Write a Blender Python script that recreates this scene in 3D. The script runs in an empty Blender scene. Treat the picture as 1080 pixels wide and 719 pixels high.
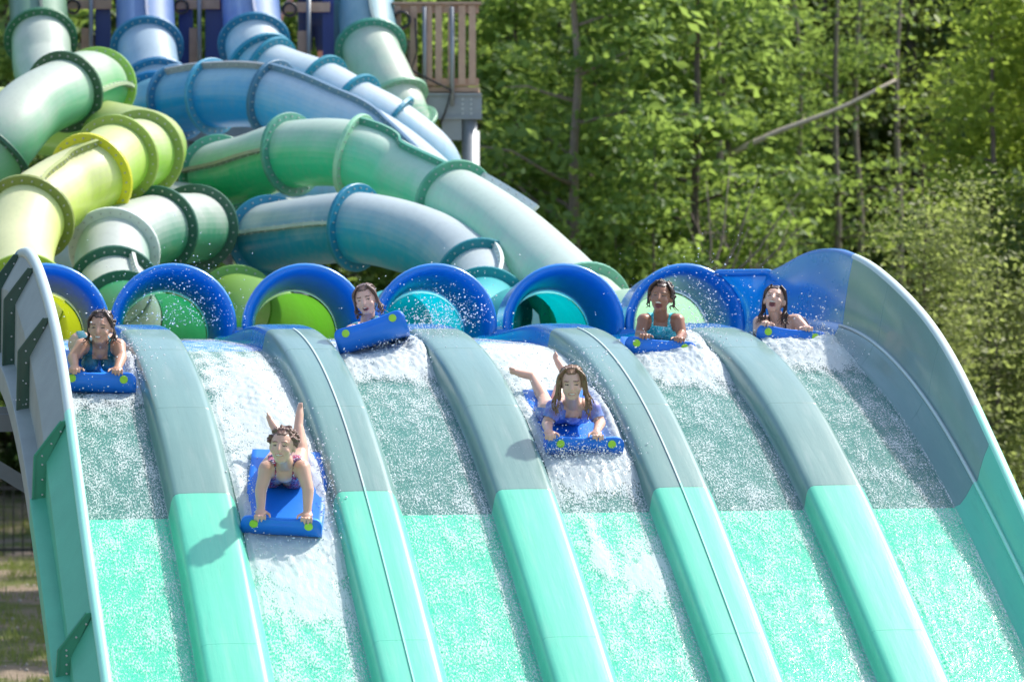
import bpy, bmesh, math, random
import numpy as np
from mathutils import Vector, Matrix, noise
random.seed(7); rng = np.random.default_rng(7)
C = bpy.context.scene.collection
PI = math.pi
FPX, V0, HC = 4000.0, 285.0, 3.8          # focal length in photo pixels, horizon row, eye height

def W(u, v, Y):
    return Vector(((u-540)*Y/FPX, Y, HC+(V0-v)*Y/FPX))

def lin(h, k=1.0):
    h = h.lstrip('#'); c = [int(h[i:i+2], 16)/255 for i in (0, 2, 4)]
    return tuple(min(1, k*(x/12.92 if x < .04045 else ((x+.055)/1.055)**2.4)) for x in c)+(1,)

# ------------------------------------------------------------------ materials
class NT:
    def __init__(s, name):
        s.m = bpy.data.materials.new(name); s.m.use_nodes = True
        s.t = s.m.node_tree; s.t.nodes.clear()
        s.out = s.n('ShaderNodeOutputMaterial')
    def n(s, ty, **kw):
        nd = s.t.nodes.new(ty)
        for k, v in kw.items():
            if k.startswith('_'): setattr(nd, k[1:], v)
            else: nd.inputs[k.replace('0_', ' ')].default_value = v
        return nd
    def l(s, a, b): s.t.links.new(a, b)
    def math(s, op, a, b=None, clamp=False):
        nd = s.t.nodes.new('ShaderNodeMath'); nd.operation = op; nd.use_clamp = clamp
        for i, x in enumerate((a, b)):
            if x is None: continue
            if isinstance(x, (int, float)): nd.inputs[i].default_value = x
            else: s.l(x, nd.inputs[i])
        return nd.outputs[0]
    def noise(s, vec, scale, detail=3, rough=.55):
        nd = s.n('ShaderNodeTexNoise', Scale=scale, Detail=detail, Roughness=rough)
        if vec is not None: s.l(vec, nd.inputs['Vector'])
        return nd.outputs['Fac']
    def mix(s, f, a, b):
        nd = s.t.nodes.new('ShaderNodeMix'); nd.data_type = 'RGBA'
        for i, x in ((0, f), (6, a), (7, b)):
            if isinstance(x, (int, float, tuple)): nd.inputs[i].default_value = x
            else: s.l(x, nd.inputs[i])
        return nd.outputs[2]
    def bsdf(s, col, rough=.4, metal=0, coat=0, spec=.5):
        b = s.n('ShaderNodeBsdfPrincipled', Metallic=metal)
        b.inputs['Coat Weight'].default_value = coat; b.inputs['Coat Roughness'].default_value = .12
        b.inputs['Specular IOR Level'].default_value = spec
        if isinstance(col, tuple): b.inputs['Base Color'].default_value = col
        else: s.l(col, b.inputs['Base Color'])
        if isinstance(rough, (int, float)): b.inputs['Roughness'].default_value = rough
        else: s.l(rough, b.inputs['Roughness'])
        return b
    def bump(s, h, b, strength=.3, dist=.01):
        nd = s.n('ShaderNodeBump', Strength=strength, Distance=dist); s.l(h, nd.inputs['Height'])
        s.l(nd.outputs[0], b.inputs['Normal']); return nd
    def obj(s): return s.n('ShaderNodeTexCoord').outputs['Object']
    def pos(s): return s.n('ShaderNodeNewGeometry').outputs['Position']
    def done(s, shader): s.l(shader, s.out.inputs[0]); return s.m

def m_plain(name, col, rough=.5, metal=0, var=.15, scale=8, bump=0, coat=0, bscale=60, spec=.5):
    k = NT(name); v = k.obj(); f = k.noise(v, scale, 4)
    dark = tuple(c*(1-var) for c in col[:3])+(1,); lite = tuple(min(1, c*(1+var)) for c in col[:3])+(1,)
    b = k.bsdf(k.mix(f, dark, lite), rough, metal, coat, spec)
    if bump: k.bump(k.noise(v, bscale, 3), b, bump, .004)
    return k.done(b.outputs[0])

def m_shell(name, under, top, trans=.32, rough=.42):
    """fibreglass tube: saturated gelcoat, chalky and sun-bleached on its upper side, slightly translucent"""
    k = NT(name); g = k.n('ShaderNodeNewGeometry'); sx = k.n('ShaderNodeSeparateXYZ'); k.l(g.outputs['True Normal'], sx.inputs[0])
    v = g.outputs['Position']
    n1 = k.noise(v, 2.2, 5, .62); 
    mp = k.n('ShaderNodeMapping'); k.l(v, mp.inputs[0]); mp.inputs['Scale'].default_value = (9, 9, 2)
    n2 = k.noise(mp.outputs[0], 2.0, 4, .6)
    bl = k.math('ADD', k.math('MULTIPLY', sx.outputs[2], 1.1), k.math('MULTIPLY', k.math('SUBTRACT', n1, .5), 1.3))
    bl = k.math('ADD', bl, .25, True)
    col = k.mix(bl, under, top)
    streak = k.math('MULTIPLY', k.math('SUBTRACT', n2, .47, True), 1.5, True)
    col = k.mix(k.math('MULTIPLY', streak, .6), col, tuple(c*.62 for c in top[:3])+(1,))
    b = k.bsdf(col, k.math('ADD', .3, k.math('MULTIPLY', bl, .2)), 0, .15)
    k.bump(n1, b, .05, .05)
    tr = k.n('ShaderNodeBsdfTranslucent'); k.l(k.mix(.65, under, col), tr.inputs[0])
    mx = k.n('ShaderNodeMixShader', Fac=trans); k.l(b.outputs[0], mx.inputs[1]); k.l(tr.outputs[0], mx.inputs[2])
    return k.done(mx.outputs[0])

def m_gel(name, col, rough=.3, spec=.6, coat=.5, trans=0.0, film=.0):
    """glossy slide gelcoat, with water film streaks running down it"""
    k = NT(name); tc = k.n('ShaderNodeTexCoord'); v = k.pos()
    n1 = k.noise(v, 1.3, 4); n2 = k.noise(v, 22, 3)
    c = k.mix(n1, tuple(x*.86 for x in col[:3])+(1,), tuple(min(1, x*1.12) for x in col[:3])+(1,))
    uv = tc.outputs['UV']; mp = k.n('ShaderNodeMapping'); k.l(uv, mp.inputs[0]); mp.inputs['Scale'].default_value = (9, .8, 1)
    st = k.noise(mp.outputs[0], 2.0, 5, .6)
    wear = k.math('MULTIPLY', k.math('SUBTRACT', st, .54, True), 1.6, True); c = k.mix(wear, c, tuple(.55*x+.20 for x in col[:3])+(1,))
    grime = k.math('MULTIPLY', k.math('SUBTRACT', k.noise(mp.outputs[0], 5.0, 4, .65), .56, True), 1.3, True); c = k.mix(grime, c, tuple(.55*x for x in col[:3])+(1,))
    r = k.math('ADD', rough-.16, k.math('MULTIPLY', st, .32))
    b = k.bsdf(c, r, 0, coat, spec)
    k.bump(k.math('ADD', k.math('MULTIPLY', st, 1.0), k.math('MULTIPLY', n2, .25)), b, .10, .02)
    if trans:
        tr = k.n('ShaderNodeBsdfTranslucent'); k.l(c, tr.inputs[0])
        mx = k.n('ShaderNodeMixShader', Fac=trans); k.l(b.outputs[0], mx.inputs[1]); k.l(tr.outputs[0], mx.inputs[2])
        return k.done(mx.outputs[0])
    return k.done(b.outputs[0])

def m_water():
    k = NT('rushing_water'); tc = k.n('ShaderNodeTexCoord'); uv = tc.outputs['UV']
    at = k.n('ShaderNodeAttribute', _attribute_name='foam')
    mp = k.n('ShaderNodeMapping'); k.l(uv, mp.inputs[0]); mp.inputs['Scale'].default_value = (1, .42, 1)
    v = mp.outputs[0]
    n1 = k.noise(v, 105, 2, .6); n2 = k.noise(v, 11, 3, .6); n3 = k.noise(v, 3.0, 3)
    val = k.math('ADD', k.math('ADD', k.math('MULTIPLY', n1, .60), k.math('MULTIPLY', n2, .26)), k.math('MULTIPLY', n3, .14))
    thr = k.math('SUBTRACT', .535, k.math('MULTIPLY', k.math('MULTIPLY', at.outputs['Fac'], k.math('ADD', .2, k.math('MULTIPLY', n2, 1.6))), .19))
    mask = k.math('ADD', k.math('MULTIPLY', k.math('SUBTRACT', val, thr), 8.5), .46, True)
    bumpn = k.n('ShaderNodeBump', Strength=.6, Distance=.009); k.l(val, bumpn.inputs['Height'])
    gl = k.n('ShaderNodeBsdfGlossy', Roughness=.14); k.l(bumpn.outputs[0], gl.inputs['Normal'])
    tp = k.n('ShaderNodeBsdfTransparent'); tp.inputs[0].default_value = (.86, .97, .95, 1)
    fr = k.n('ShaderNodeFresnel', IOR=1.33); k.l(bumpn.outputs[0], fr.inputs['Normal'])
    w = k.n('ShaderNodeMixShader'); k.l(k.math('MULTIPLY', fr.outputs[0], .07), w.inputs[0]); k.l(tp.outputs[0], w.inputs[1]); k.l(gl.outputs[0], w.inputs[2])
    fo = k.bsdf((.72, .78, .77, 1), .8, 0, 0, .0); k.l(bumpn.outputs[0], fo.inputs['Normal'])
    mx = k.n('ShaderNodeMixShader'); k.l(k.math('MULTIPLY', mask, .64), mx.inputs[0]); k.l(w.outputs[0], mx.inputs[1]); k.l(fo.outputs[0], mx.inputs[2])
    return k.done(mx.outputs[0])

def m_leaf(name, a, b_, c_, tr=.45):
    k = NT(name); g = k.n('ShaderNodeNewGeometry'); oi = k.n('ShaderNodeObjectInfo')
    r = g.outputs['Random Per Island']
    col = k.mix(r, a, b_)
    col = k.mix(k.math('MULTIPLY', oi.outputs['Random'], .55), col, c_)
    n = k.noise(g.outputs['Position'], .9, 2)
    col = k.mix(k.math('MULTIPLY', k.math('SUBTRACT', n, .42, True), 2.2, True), col, c_)
    b = k.bsdf(col, .5, 0, 0, .35)
    t = k.n('ShaderNodeBsdfTranslucent')
    k.l(k.mix(.5, col, (.40, .52, .09, 1)), t.inputs[0])
    mx = k.n('ShaderNodeMixShader', Fac=tr); k.l(b.outputs[0], mx.inputs[1]); k.l(t.outputs[0], mx.inputs[2])
    return k.done(mx.outputs[0])

def m_skin(name, col):
    k = NT(name); v = k.obj(); n = k.noise(v, 14, 4)
    c = k.mix(n, tuple(x*.88 for x in col[:3])+(1,), (min(1, col[0]*1.1), col[1]*1.0, col[2]*.97, 1))
    b = k.bsdf(c, .36, 0, 0, .5)
    b.inputs['Subsurface Weight'].default_value = .12; b.inputs['Subsurface Radius'].default_value = (.012, .005, .003)
    b.inputs['Subsurface Scale'].default_value = 1
    k.bump(k.noise(v, 120, 2), b, .12, .002)
    return k.done(b.outputs[0])

def m_cloth(name, a, b_, c_, scale=18, hard=False):
    k = NT(name); v = k.obj()
    n = k.noise(v, scale, 2, .5); n2 = k.noise(v, scale*2.3, 2)
    f = k.math('ADD', k.math('MULTIPLY', k.math('SUBTRACT', n, .5), 9 if hard else 3.2), .5, True)
    g = k.math('ADD', k.math('MULTIPLY', k.math('SUBTRACT', n2, .58), 10 if hard else 4), .3, True)
    b = k.bsdf(k.mix(g, k.mix(f, a, b_), c_), .45)
    k.bump(k.noise(v, 45, 3), b, .25, .006)
    return k.done(b.outputs[0])

# ------------------------------------------------------------------ mesh helpers
def link(name, verts, faces, mats, parent=None, smooth=True, mi=None, uv=None, attr=None):
    me = bpy.data.meshes.new(name)
    me.from_pydata([tuple(v) for v in verts], [], [tuple(f) for f in faces])
    for m in (mats if isinstance(mats, (list, tuple)) else [mats]): me.materials.append(m)
    if smooth: me.polygons.foreach_set('use_smooth', [True]*len(me.polygons))
    if mi is not None: me.polygons.foreach_set('material_index', list(mi))
    if uv is not None:
        ul = me.uv_layers.new(name='flow'); li = np.empty(len(me.loops), np.int32); me.loops.foreach_get('vertex_index', li)
        ul.data.foreach_set('uv', np.asarray(uv, np.float32)[li].ravel())
    if attr is not None:
        a = me.attributes.new('foam', 'FLOAT', 'POINT'); a.data.foreach_set('value', np.asarray(attr, np.float32))
    me.update()
    o = bpy.data.objects.new(name, me); C.objects.link(o)
    if parent is not None:
        o.parent = parent
        o.matrix_parent_inverse = parent_inv(parent)
    return o
def parent_inv(p):
    m = Matrix.Identity(4); q = p
    while q is not None: m = q.matrix_basis_world if False else (q['_w'] if False else m); q = None
    return WORLD.get(p.name, Matrix.Identity(4)).inverted()
WORLD = {}
def thing(name, label, cat, loc=(0, 0, 0), group=None):
    o = bpy.data.objects.new(name, None); C.objects.link(o); o.location = loc; o.empty_display_size = .1
    WORLD[o.name] = Matrix.Translation(Vector(loc))
    tag(o, label, cat, group); return o
def tag(o, label, cat, group=None, kind=None):
    o['label'] = label; o['category'] = cat
    if group: o['group'] = group
    if kind: o['kind'] = kind
def setting(o, kind='structure', label=None, cat=None):
    o['kind'] = kind
    if label: o['label'] = label; o['category'] = cat
    return o

class MB:
    def __init__(s): s.v = []; s.f = []; s.mi = []
    def add(s, v, f, mi=0):
        n = len(s.v); s.v += [tuple(x) for x in v]; s.f += [tuple(i+n for i in q) for q in f]; s.mi += [mi]*len(f)
    def frame_box(s, c, ax, ay, az, mi=0, ch=0):
        """box from centre and three half-axis vectors"""
        c = Vector(c); P = [c+ax*i+ay*j+az*k for k in (-1, 1) for j in (-1, 1) for i in (-1, 1)]
        s.add(P, [(0, 2, 3, 1), (4, 5, 7, 6), (0, 1, 5, 4), (2, 6, 7, 3), (0, 4, 6, 2), (1, 3, 7, 5)], mi)
    def box(s, x0, x1, y0, y1, z0, z1, mi=0):
        s.frame_box(((x0+x1)/2, (y0+y1)/2, (z0+z1)/2), Vector(((x1-x0)/2, 0, 0)), Vector((0, (y1-y0)/2, 0)), Vector((0, 0, (z1-z0)/2)), mi)
    def bar(s, a, b, w, h, mi=0, up=Vector((0, 0, 1))):
        a = Vector(a); b = Vector(b); d = (b-a); L = d.length; d.normalize()
        sd = d.cross(up)
        if sd.length < 1e-3: sd = d.cross(Vector((0, 1, 0)))
        sd.normalize(); u = sd.cross(d)
        s.frame_box((a+b)/2, d*(L/2), sd*(w/2), u*(h/2), mi)
    def tube(s, pts, rad, n=10, mi=0, cap=True):
        pts = [Vector(p) for p in pts]
        if isinstance(rad, (int, float)): rad = [rad]*len(pts)
        vs = []; prev = None
        for i, p in enumerate(pts):
            d = (pts[min(i+1, len(pts)-1)]-pts[max(i-1, 0)]).normalized()
            if prev is None:
                a = d.cross(Vector((0, 0, 1))) if abs(d.z) < .95 else d.cross(Vector((0, 1, 0)))
            else: a = prev-d*prev.dot(d)
            a.normalize(); prev = a; b = d.cross(a)
            vs += [p+(a*math.cos(2*PI*k/n)+b*math.sin(2*PI*k/n))*rad[i] for k in range(n)]
        fs = [(i*n+k, i*n+(k+1) % n, (i+1)*n+(k+1) % n, (i+1)*n+k) for i in range(len(pts)-1) for k in range(n)]
        if cap: fs += [tuple(range(n-1, -1, -1)), tuple(range((len(pts)-1)*n, len(pts)*n))]
        s.add(vs, fs, mi)
    def build(s, name, mats, parent=None, smooth=False): return link(name, s.v, s.f, mats, parent, smooth, s.mi)

# ------------------------------------------------------------------ slide frame
PSI = math.radians(12.2); X0, Y0 = -.51, 26.12
DV = Vector((math.sin(PSI), -math.cos(PSI), 0)); RV = Vector((math.cos(PSI), math.sin(PSI), 0))
_ks = np.array([-4, -.8, 0, .9, 1.82, 2.3, 2.78, 3.4, 4.2, 5.4, 6.9, 7.6, 12]); _kk = np.array([0, 0, .08, .25, .42, .51, .57, .62, .64, .62, .10, .015, .01])
_ss = np.arange(-4, 12.001, .01); _sl = np.interp(_ss, _ks, _kk); _z = -np.concatenate([[0], np.cumsum((_sl[1:]+_sl[:-1])/2*.01)])
_z += -.41-np.interp(0, _ss, _z)
HD = .15
def zdiv(s): return float(np.interp(s, _ss, _z))
def zlane(s): return zdiv(s)-HD
def slope(s): return float(np.interp(s, _ss, _sl))
def S(s, t, z): return Vector((X0, Y0, HC))+DV*s+RV*t+Vector((0, 0, z))
_rs = [-2.75, -2.1, -1.3, -.8, -.3, .4, 1.35, 2.0, 2.78, 3.5, 4.4, 5.4, 6.9, 9]
_rz = [-.05, .0, .115, .14, .12, .0, -.286, -.589, -1.10, -1.60, -2.17, -2.80, -3.05, -3.2]
def zrim(s):      # monotone-ish cubic through the rim points
    i = max(0, min(len(_rs)-2, int(np.searchsorted(_rs, s))-1))
    x0, x1 = _rs[i], _rs[i+1]; h = x1-x0; u = min(1, max(0, (s-x0)/h))
    def tg(j):
        if j <= 0 or j >= len(_rs)-1: return 0 if j <= 0 else -.05
        return (_rz[j+1]-_rz[j-1])/(_rs[j+1]-_rs[j-1])
    a, b = _rz[i], _rz[i+1]
    return (2*u**3-3*u*u+1)*a+(u**3-2*u*u+u)*h*tg(i)+(-2*u**3+3*u*u)*b+(u**3-u*u)*h*tg(i+1)
SB, SG, SEND = -.10, 2.78, 8.6            # joints blue>grey-green>bright green
JOINTS = [SB, .75, 1.82, SG, 4.07, 5.4, 6.7]
def stations(a, b, step, joints=JOINTS):
    st = list(np.arange(a, b+1e-6, step))
    st = [x for x in st if all(abs(x-j) > .02 for j in joints)]
    for j in joints:
        if a < j < b: st += [j-.006, j-.0035, j, j+.0035, j+.006]
    return sorted(st)
def groove(s, joints=JOINTS): return -.006 if any(abs(s-j) < .001 for j in joints) else 0.0
def section(s, g=SG): return 0 if s < SB else (1 if s < g else 2)

M = {}
M['blue'] = m_gel('blue_gelcoat', lin('#0b80d0'), .28, .6, .7, .14)
M['grey'] = m_gel('grey_green_gelcoat', lin('#668a83'), .36, .5, .3)
M['mint'] = m_gel('bright_green_gelcoat', lin('#62cfae', .92), .40, .6, .25, .10)
M['deepgreen'] = m_gel('dark_green_gelcoat', lin('#1d4a3b'), .35, .5, .3)
M['rimgrey'] = m_plain('pale_rim_gelcoat', lin('#b9c9c4'), .4, 0, .08, 3, .05)
M['rimmint'] = m_plain('mint_rim_gelcoat', lin('#9be0c8'), .4, 0, .06, 3, .05)
M['backgrey'] = m_plain('raw_fibreglass_back', lin('#8d968f'), .55, 0, .2, 5, .3)
M['backmint'] = m_plain('raw_green_fibreglass_back', lin('#55ad8a'), .5, 0, .15, 5, .3)
M['backflange'] = m_plain('green_flange', lin('#2b8a68'), .45, 0, .15, 6)
M['steel'] = m_plain('galvanised_steel', lin('#878c90'), .5, .4, .25, 4, .15)
M['bolt'] = m_plain('bolt_steel', lin('#b4b8b6'), .4, .4, .1)
M['wood'] = m_plain('pressure_treated_wood', lin('#ae8f7b'), .75, 0, .25, 9, .4, 0, 40)
M['black'] = m_plain('black_painted_metal', (.012, .012, .014, 1), .4, 0, .1)
M['water'] = m_water()
M['foam'] = None
k = NT('white_foam'); v_ = k.obj(); b_ = k.bsdf((.88, .91, .92, 1), .35); k.bump(k.noise(v_, 70, 4), b_, .5, .01)
b_.inputs['Subsurface Weight'].default_value = .2; b_.inputs['Subsurface Radius'].default_value = (.02, .02, .02); M['foam'] = k.done(b_.outputs[0])
k = NT('water_drop'); b_ = k.bsdf((.93, .96, .97, 1), .08); b_.inputs['Transmission Weight'].default_value = .25; M['drop'] = k.done(b_.outputs[0])

slide = thing('water_slide', 'six lane open mat racing slide, blue start, grey green middle and bright mint lower run', 'water slide', S(7.5, 0, -HC))

def strip(ss, prof, colour, name, mats, parent, smooth=True, close=False, flip=False):
    """prof(s) -> list of (t, z); colour(s_mid) -> material slot"""
    vs = []; uv = []; fs = []; mi = []
    n = None; arc = 0; last = None
    for s in ss:
        pr = prof(s)
        if last is not None: arc += math.hypot(s-last, zdiv(s)-zdiv(last))
        last = s; n = len(pr)
        for t, z in pr: vs.append(S(s, t, z)); uv.append((t, arc))
    for i in range(len(ss)-1):
        c = colour((ss[i]+ss[i+1])/2)
        for j in range(n if close else n-1):
            a, b = i*n+j, i*n+(j+1) % n
            fs.append((a, b, b+n, a+n) if not flip else (a, a+n, b+n, b)); mi.append(c)
    if close:
        fs += [tuple(range(n-1, -1, -1)), tuple(range((len(ss)-1)*n, len(ss)*n))]; mi += [colour(ss[0]), colour(ss[-1])]
    return link(name, vs, fs, mats, parent, smooth, mi, uv)

G3 = [M['blue'], M['grey'], M['mint']]
GB = [m_gel('wet_blue_bed', lin('#0482e0'), .6, .1, 0), m_gel('wet_grey_bed', lin('#4f7f76'), .7, .05, 0), m_gel('wet_green_bed', lin('#58cfaa', .95), .7, .05, 0)]
TL, TR = -2.70, 2.78
lane_edges = []
for i in range(6):
    a = TL if i == 0 else -3+i+.23
    b = TR if i == 5 else -2+i-.205
    lane_edges.append((a, b))
for i, (a, b) in enumerate(lane_edges):
    ts = np.linspace(a-.02, b+.02, 9)
    o = strip(stations(-3.05, SEND, .1), lambda s: [(t, zlane(s)+groove(s)) for t in ts], section, 'lane_bed', GB, slide)
def hdiv(s):
    u = min(1, max(0, (s+2.55)/2.0)); u = u*u*(3-2*u)
    return .035+(HD-.035)*u
DP = [(-.222, -.02), (-.208, .0), (-.199, .32), (-.190, .66), (-.179, .86), (-.162, .96), (-.140, 1), (-.07, 1.012), (0, 1.016), (.07, 1.012), (.14, 1), (.162, .96), (.18, .86), (.196, .66), (.214, .32), (.236, 0), (.255, -.02)]
for i in range(5):
    T = -2+i
    def dprof(s):
        h = hdiv(s); g = groove(s)
        return [(T+dt, zlane(s)+h*f+g) for dt, f in DP]
    o = strip(stations(-2.62, SEND, .08), dprof, section, 'divider', G3, slide)
    if i in (1, 3):     # the two halves of this divider meet in a raised seam
        def sprof(s):
            z = zlane(s)+hdiv(s)*1.016
            return [(T-.004, z-.01), (T-.004, z+.009), (T+.006, z+.009), (T+.006, z-.01)]
        strip(list(np.arange(-.05, SEND, .1)), sprof, lambda s: 0 if s < SG else 1, 'seam_strip', [M['rimgrey'], M['rimmint']], o, False, True)

# side walls ---------------------------------------------------------------
WJ = [SB, .72, 1.80, SG, 4.07, 5.4, 6.7]
def rwall(s):
    zl = zlane(s); h = zrim(s)-zl; g = groove(s, WJ)
    return [(TR-.005+g*0, zl-.02), (TR+.004, zl+.004), (TR+.04-g, zl+.02), (TR+.08-g, zl+.07), (TR+.108-g, zl+.12), (TR+.125-g, zl+.150), (TR+.150-g, zl+.162), (TR+.158-g, zl+.175),
            (TR+.175-g, zl+.175+(h-.175)*.3), (TR+.20-g, zl+.175+(h-.175)*.65), (TR+.235-g, zl+h)]
wr = strip(stations(-2.3, SEND, .07, WJ), rwall, section, 'side_wall', G3, slide)
wr['label'] = 'taller curved wall whose inner face shows beside the last lane'
def rrim(s):
    zl = zlane(s); h = zrim(s)
    return [(TR+.232, h-.012), (TR+.237, h+.012), (TR+.262, h+.020), (TR+.292, h+.008), (TR+.300, h-.03), (TR+.29, h-.05), (TR+.245, h-.05)]
strip(stations(-2.3, SEND, .07, []), rrim, lambda s: 0 if s < SB else (1 if s < 2.45 else 2), 'rim', [M['blue'], M['rimgrey'], M['rimmint']], wr, True, True)
def rridge(s):
    z = zlane(s)+.165
    return [(TR+.126, z-.012), (TR+.124, z+.004), (TR+.136, z+.010), (TR+.15, z+.004), (TR+.152, z-.01)]
strip(list(np.arange(-.1, SEND, .1)), rridge, lambda s: 0 if s < SG else 1, 'seam_strip', [M['rimgrey'], M['rimmint']], wr, True, True)
def rback(s):
    zl = zlane(s); h = zrim(s)
    return [(TR+.25, h-.03), (TR+.215, zl+.16), (TR+.215, zl-.12), (TR+.0, zl-.14)]
strip(stations(-2.3, SEND, .12, []), rback, lambda s: 0 if s < SG else 1, 'outer_shell', [M['backgrey'], M['backmint']], wr)
# left wall: its outer face with bolted rib flanges is what the camera sees
def lwall(s):
    zl = zlane(s); h = zrim(s)-zl
    return [(TL+.01, zl-.02), (TL-.0, zl+.01), (TL-.02, zl+.12), (TL-.04, zl+.175), (TL-.05, zl+.175+(h-.175)*.5), (TL-.065, zl+h)]
wl = strip(stations(-2.75, SEND, .08, WJ), lwall, section, 'side_wall', G3, slide, flip=True)
wl['label'] = 'outer wall with bolted dark green rib flanges on its back'
def lrim(s):
    h = zrim(s)
    return [(TL-.045, h-.03), (TL-.040, h+.008), (TL-.06, h+.02), (TL-.085, h+.012), (TL-.100, h-.012), (TL-.098, h-.05), (TL-.07, h-.05)]
strip(stations(-2.75, SEND, .07, []), lrim, lambda s: 0 if s < -1.0 else (1 if s < 2.45 else 2), 'rim', [M['blue'], M['rimgrey'], M['rimmint']], wl, True, True, True)
def lback(s):
    zl = zlane(s); h = zrim(s)
    kz = max(zl+.05, h-.24)
    return [(TL-.085, h-.03), (TL-.20, kz), (TL-.215, kz-.03), (TL-.22, zl-.05)]
strip(stations(-2.75, SEND, .12, []), lback, lambda s: 0 if s < -1.4 else (1 if s < 2.45 else 2), 'outer_shell', [M['blue'], M['backgrey'], M['backmint']], wl, False, False, True)
def lskirt(s):
    zl = zlane(s)
    return [(TL-.20, zl-.04), (TL-.31, zl-.055), (TL-.315, zl-.06), (TL-.315, zl-.22), (TL-.305, zl-.22), (TL-.30, zl-.07)]
strip(stations(-1.0, SEND, .12, []), lskirt, lambda s: 0 if s < 2.45 else 1, 'bottom_flange', [M['backgrey'], M['backmint']], wl, False, False, True)
for j, s0 in enumerate([-2.0, -.95, .2, 1.32, 2.47, 4.0, 5.3, 6.6]):
    zl = zlane(s0); h = zrim(s0); mb = MB(); w = .018
    mat = 0 if s0 < 2.4 else 1
    mb2 = MB()
    # flange plate: narrow at the rim, wide from the knee down; a vertical plate across the slope with thickness along it
    kz = max(zl+.05, h-.24)
    poly = [(TL-.088, h-.028), (TL-.125, h-.030), (TL-.285, kz+.0), (TL-.295, zl-.06), (TL-.215, zl-.06), (TL-.205, kz-.02)]
    vs = [S(s0-w, t, z) for t, z in poly]+[S(s0+w, t, z) for t, z in poly]
    n = len(poly); fs = [tuple(range(n)), tuple(range(2*n-1, n-1, -1))]+[(i, n+i, n+(i+1) % n, (i+1) % n) for i in range(n)]
    mb.add(vs, fs)
    # outer lip lying along the plate edge, facing outward
    for (t0, z0), (t1, z1) in ((poly[1], poly[2]), (poly[2], poly[3])):
        for sa, sb in ((-.012, .028),):
            q = [S(s0+sa, t0, z0), S(s0+sb, t0, z0), S(s0+sb, t1, z1), S(s0+sa, t1, z1)]
            o_ = (q[1]-q[0]).cross(q[3]-q[0]).normalized()*.006
            mb.add([x+o_ for x in q]+[x-o_ for x in q], [(0, 1, 2, 3), (7, 6, 5, 4), (0, 4, 5, 1), (1, 5, 6, 2), (2, 6, 7, 3), (3, 7, 4, 0)])
    for f in (.2, .55, .9):
        t = poly[1][0]+(poly[2][0]-poly[1][0])*f; z = poly[1][1]+(poly[2][1]-poly[1][1])*f
        mb.tube([S(s0+w, t+.028, z-.02), S(s0+w+.014, t+.028, z-.02)], .006, 6, 1)
        t = poly[2][0]; z = poly[2][1]+(poly[3][1]-poly[2][1])*f
        mb.tube([S(s0+w, t+.045, z), S(s0+w+.014, t+.045, z)], .006, 6, 1)
    mb.build('rib_flange', [M['deepgreen'] if mat == 0 else M['backflange'], M['bolt']], wl)

# tunnel mouths -----------------------------------------------------------
SM, ZM, HR = -2.63, -.425, 1.04
HP = [(-.62, .324), (-.35, .330), (-.18, .347), (-.08, .366), (-.02, .392), (.015, .418), (.025, .438), (.012, .454), (-.02, .461), (-.06, .455), (-.10, .425), (-.2, .40), (-.62, .385)]
mouth_t = [-2.45, -1.5, -.5, .5, 1.5, 2.46]
for i, T in enumerate(mouth_t):
    vs = []; fs = []; n = 48
    for jh, (ds, r) in enumerate(HP):
        dz = -.075*min(1, max(0, (-ds-.12)/.45)) if jh < 5 else 0
        for q in range(n):
            a = 2*PI*q/n; vs.append(S(SM+ds, T+HR*r*math.cos(a), ZM+dz+HR*r*math.sin(a)))
    m = len(HP)
    for j in range(m-1):
        for q in range(n):
            fs.append((j*n+q, (j+1)*n+q, (j+1)*n+(q+1) % n, j*n+(q+1) % n))
    link('tunnel_mouth', vs, fs, M['blue'], slide)
# the last mouth's rim runs on into the tall wall
rows = []; nn_ = 10
arc_ = [math.radians(58-7.2*q) for q in range(nn_)]
A_ = [(-2.62, mouth_t[5]+HR*.452*math.cos(a), ZM+HR*.452*math.sin(a)) for a in arc_]
wp = rwall(-2.3)[::-1]; wl_ = np.concatenate([[0], np.cumsum([math.dist(wp[q], wp[q+1]) for q in range(len(wp)-1)])])
B_ = [(-2.3, float(np.interp(f*wl_[-1], wl_, [x[0] for x in wp])), float(np.interp(f*wl_[-1], wl_, [x[1] for x in wp]))) for f in np.linspace(0, 1, nn_)]
for u in np.linspace(0, 1, 9):
    e = u*u*(3-2*u); rows.append([S(a[0]+(b[0]-a[0])*u, a[1]+(b[1]-a[1])*e, a[2]+(b[2]-a[2])*e) for a, b in zip(A_, B_)])
link('wall_transition', [x for row in rows for x in row], [(i*nn_+q, i*nn_+q+1, (i+1)*nn_+q+1, (i+1)*nn_+q) for i in range(8) for q in range(nn_-1)], M['blue'], slide)
mb = MB(); mb.tube([row[0]+Vector((0, 0, .006)) for row in rows]+[S(-2.25, TR+.262, zrim(-2.3)-.004)], .028, 10); mb.build('rim', M['blue'], slide, True)
# blue fascia between the mouths and back panel of the start deck
for i in range(5):
    T = (mouth_t[i]+mouth_t[i+1])/2; mb = MB()
    P = [(T-.10, -.60), (T-.07, -.47), (T-.045, -.43), (T+.045, -.43), (T+.07, -.47), (T+.10, -.60)]
    n = len(P); vs = [S(SM-.25, t, z) for t, z in P]+[S(SM+.10, t, z-.02) for t, z in P]
    mb.add(vs, [tuple(range(n)), tuple(range(2*n-1, n-1, -1))]+[(q, n+q, n+(q+1) % n, (q+1) % n) for q in range(n)])
    mb.build('start_fillet', M['blue'], slide)
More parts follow.
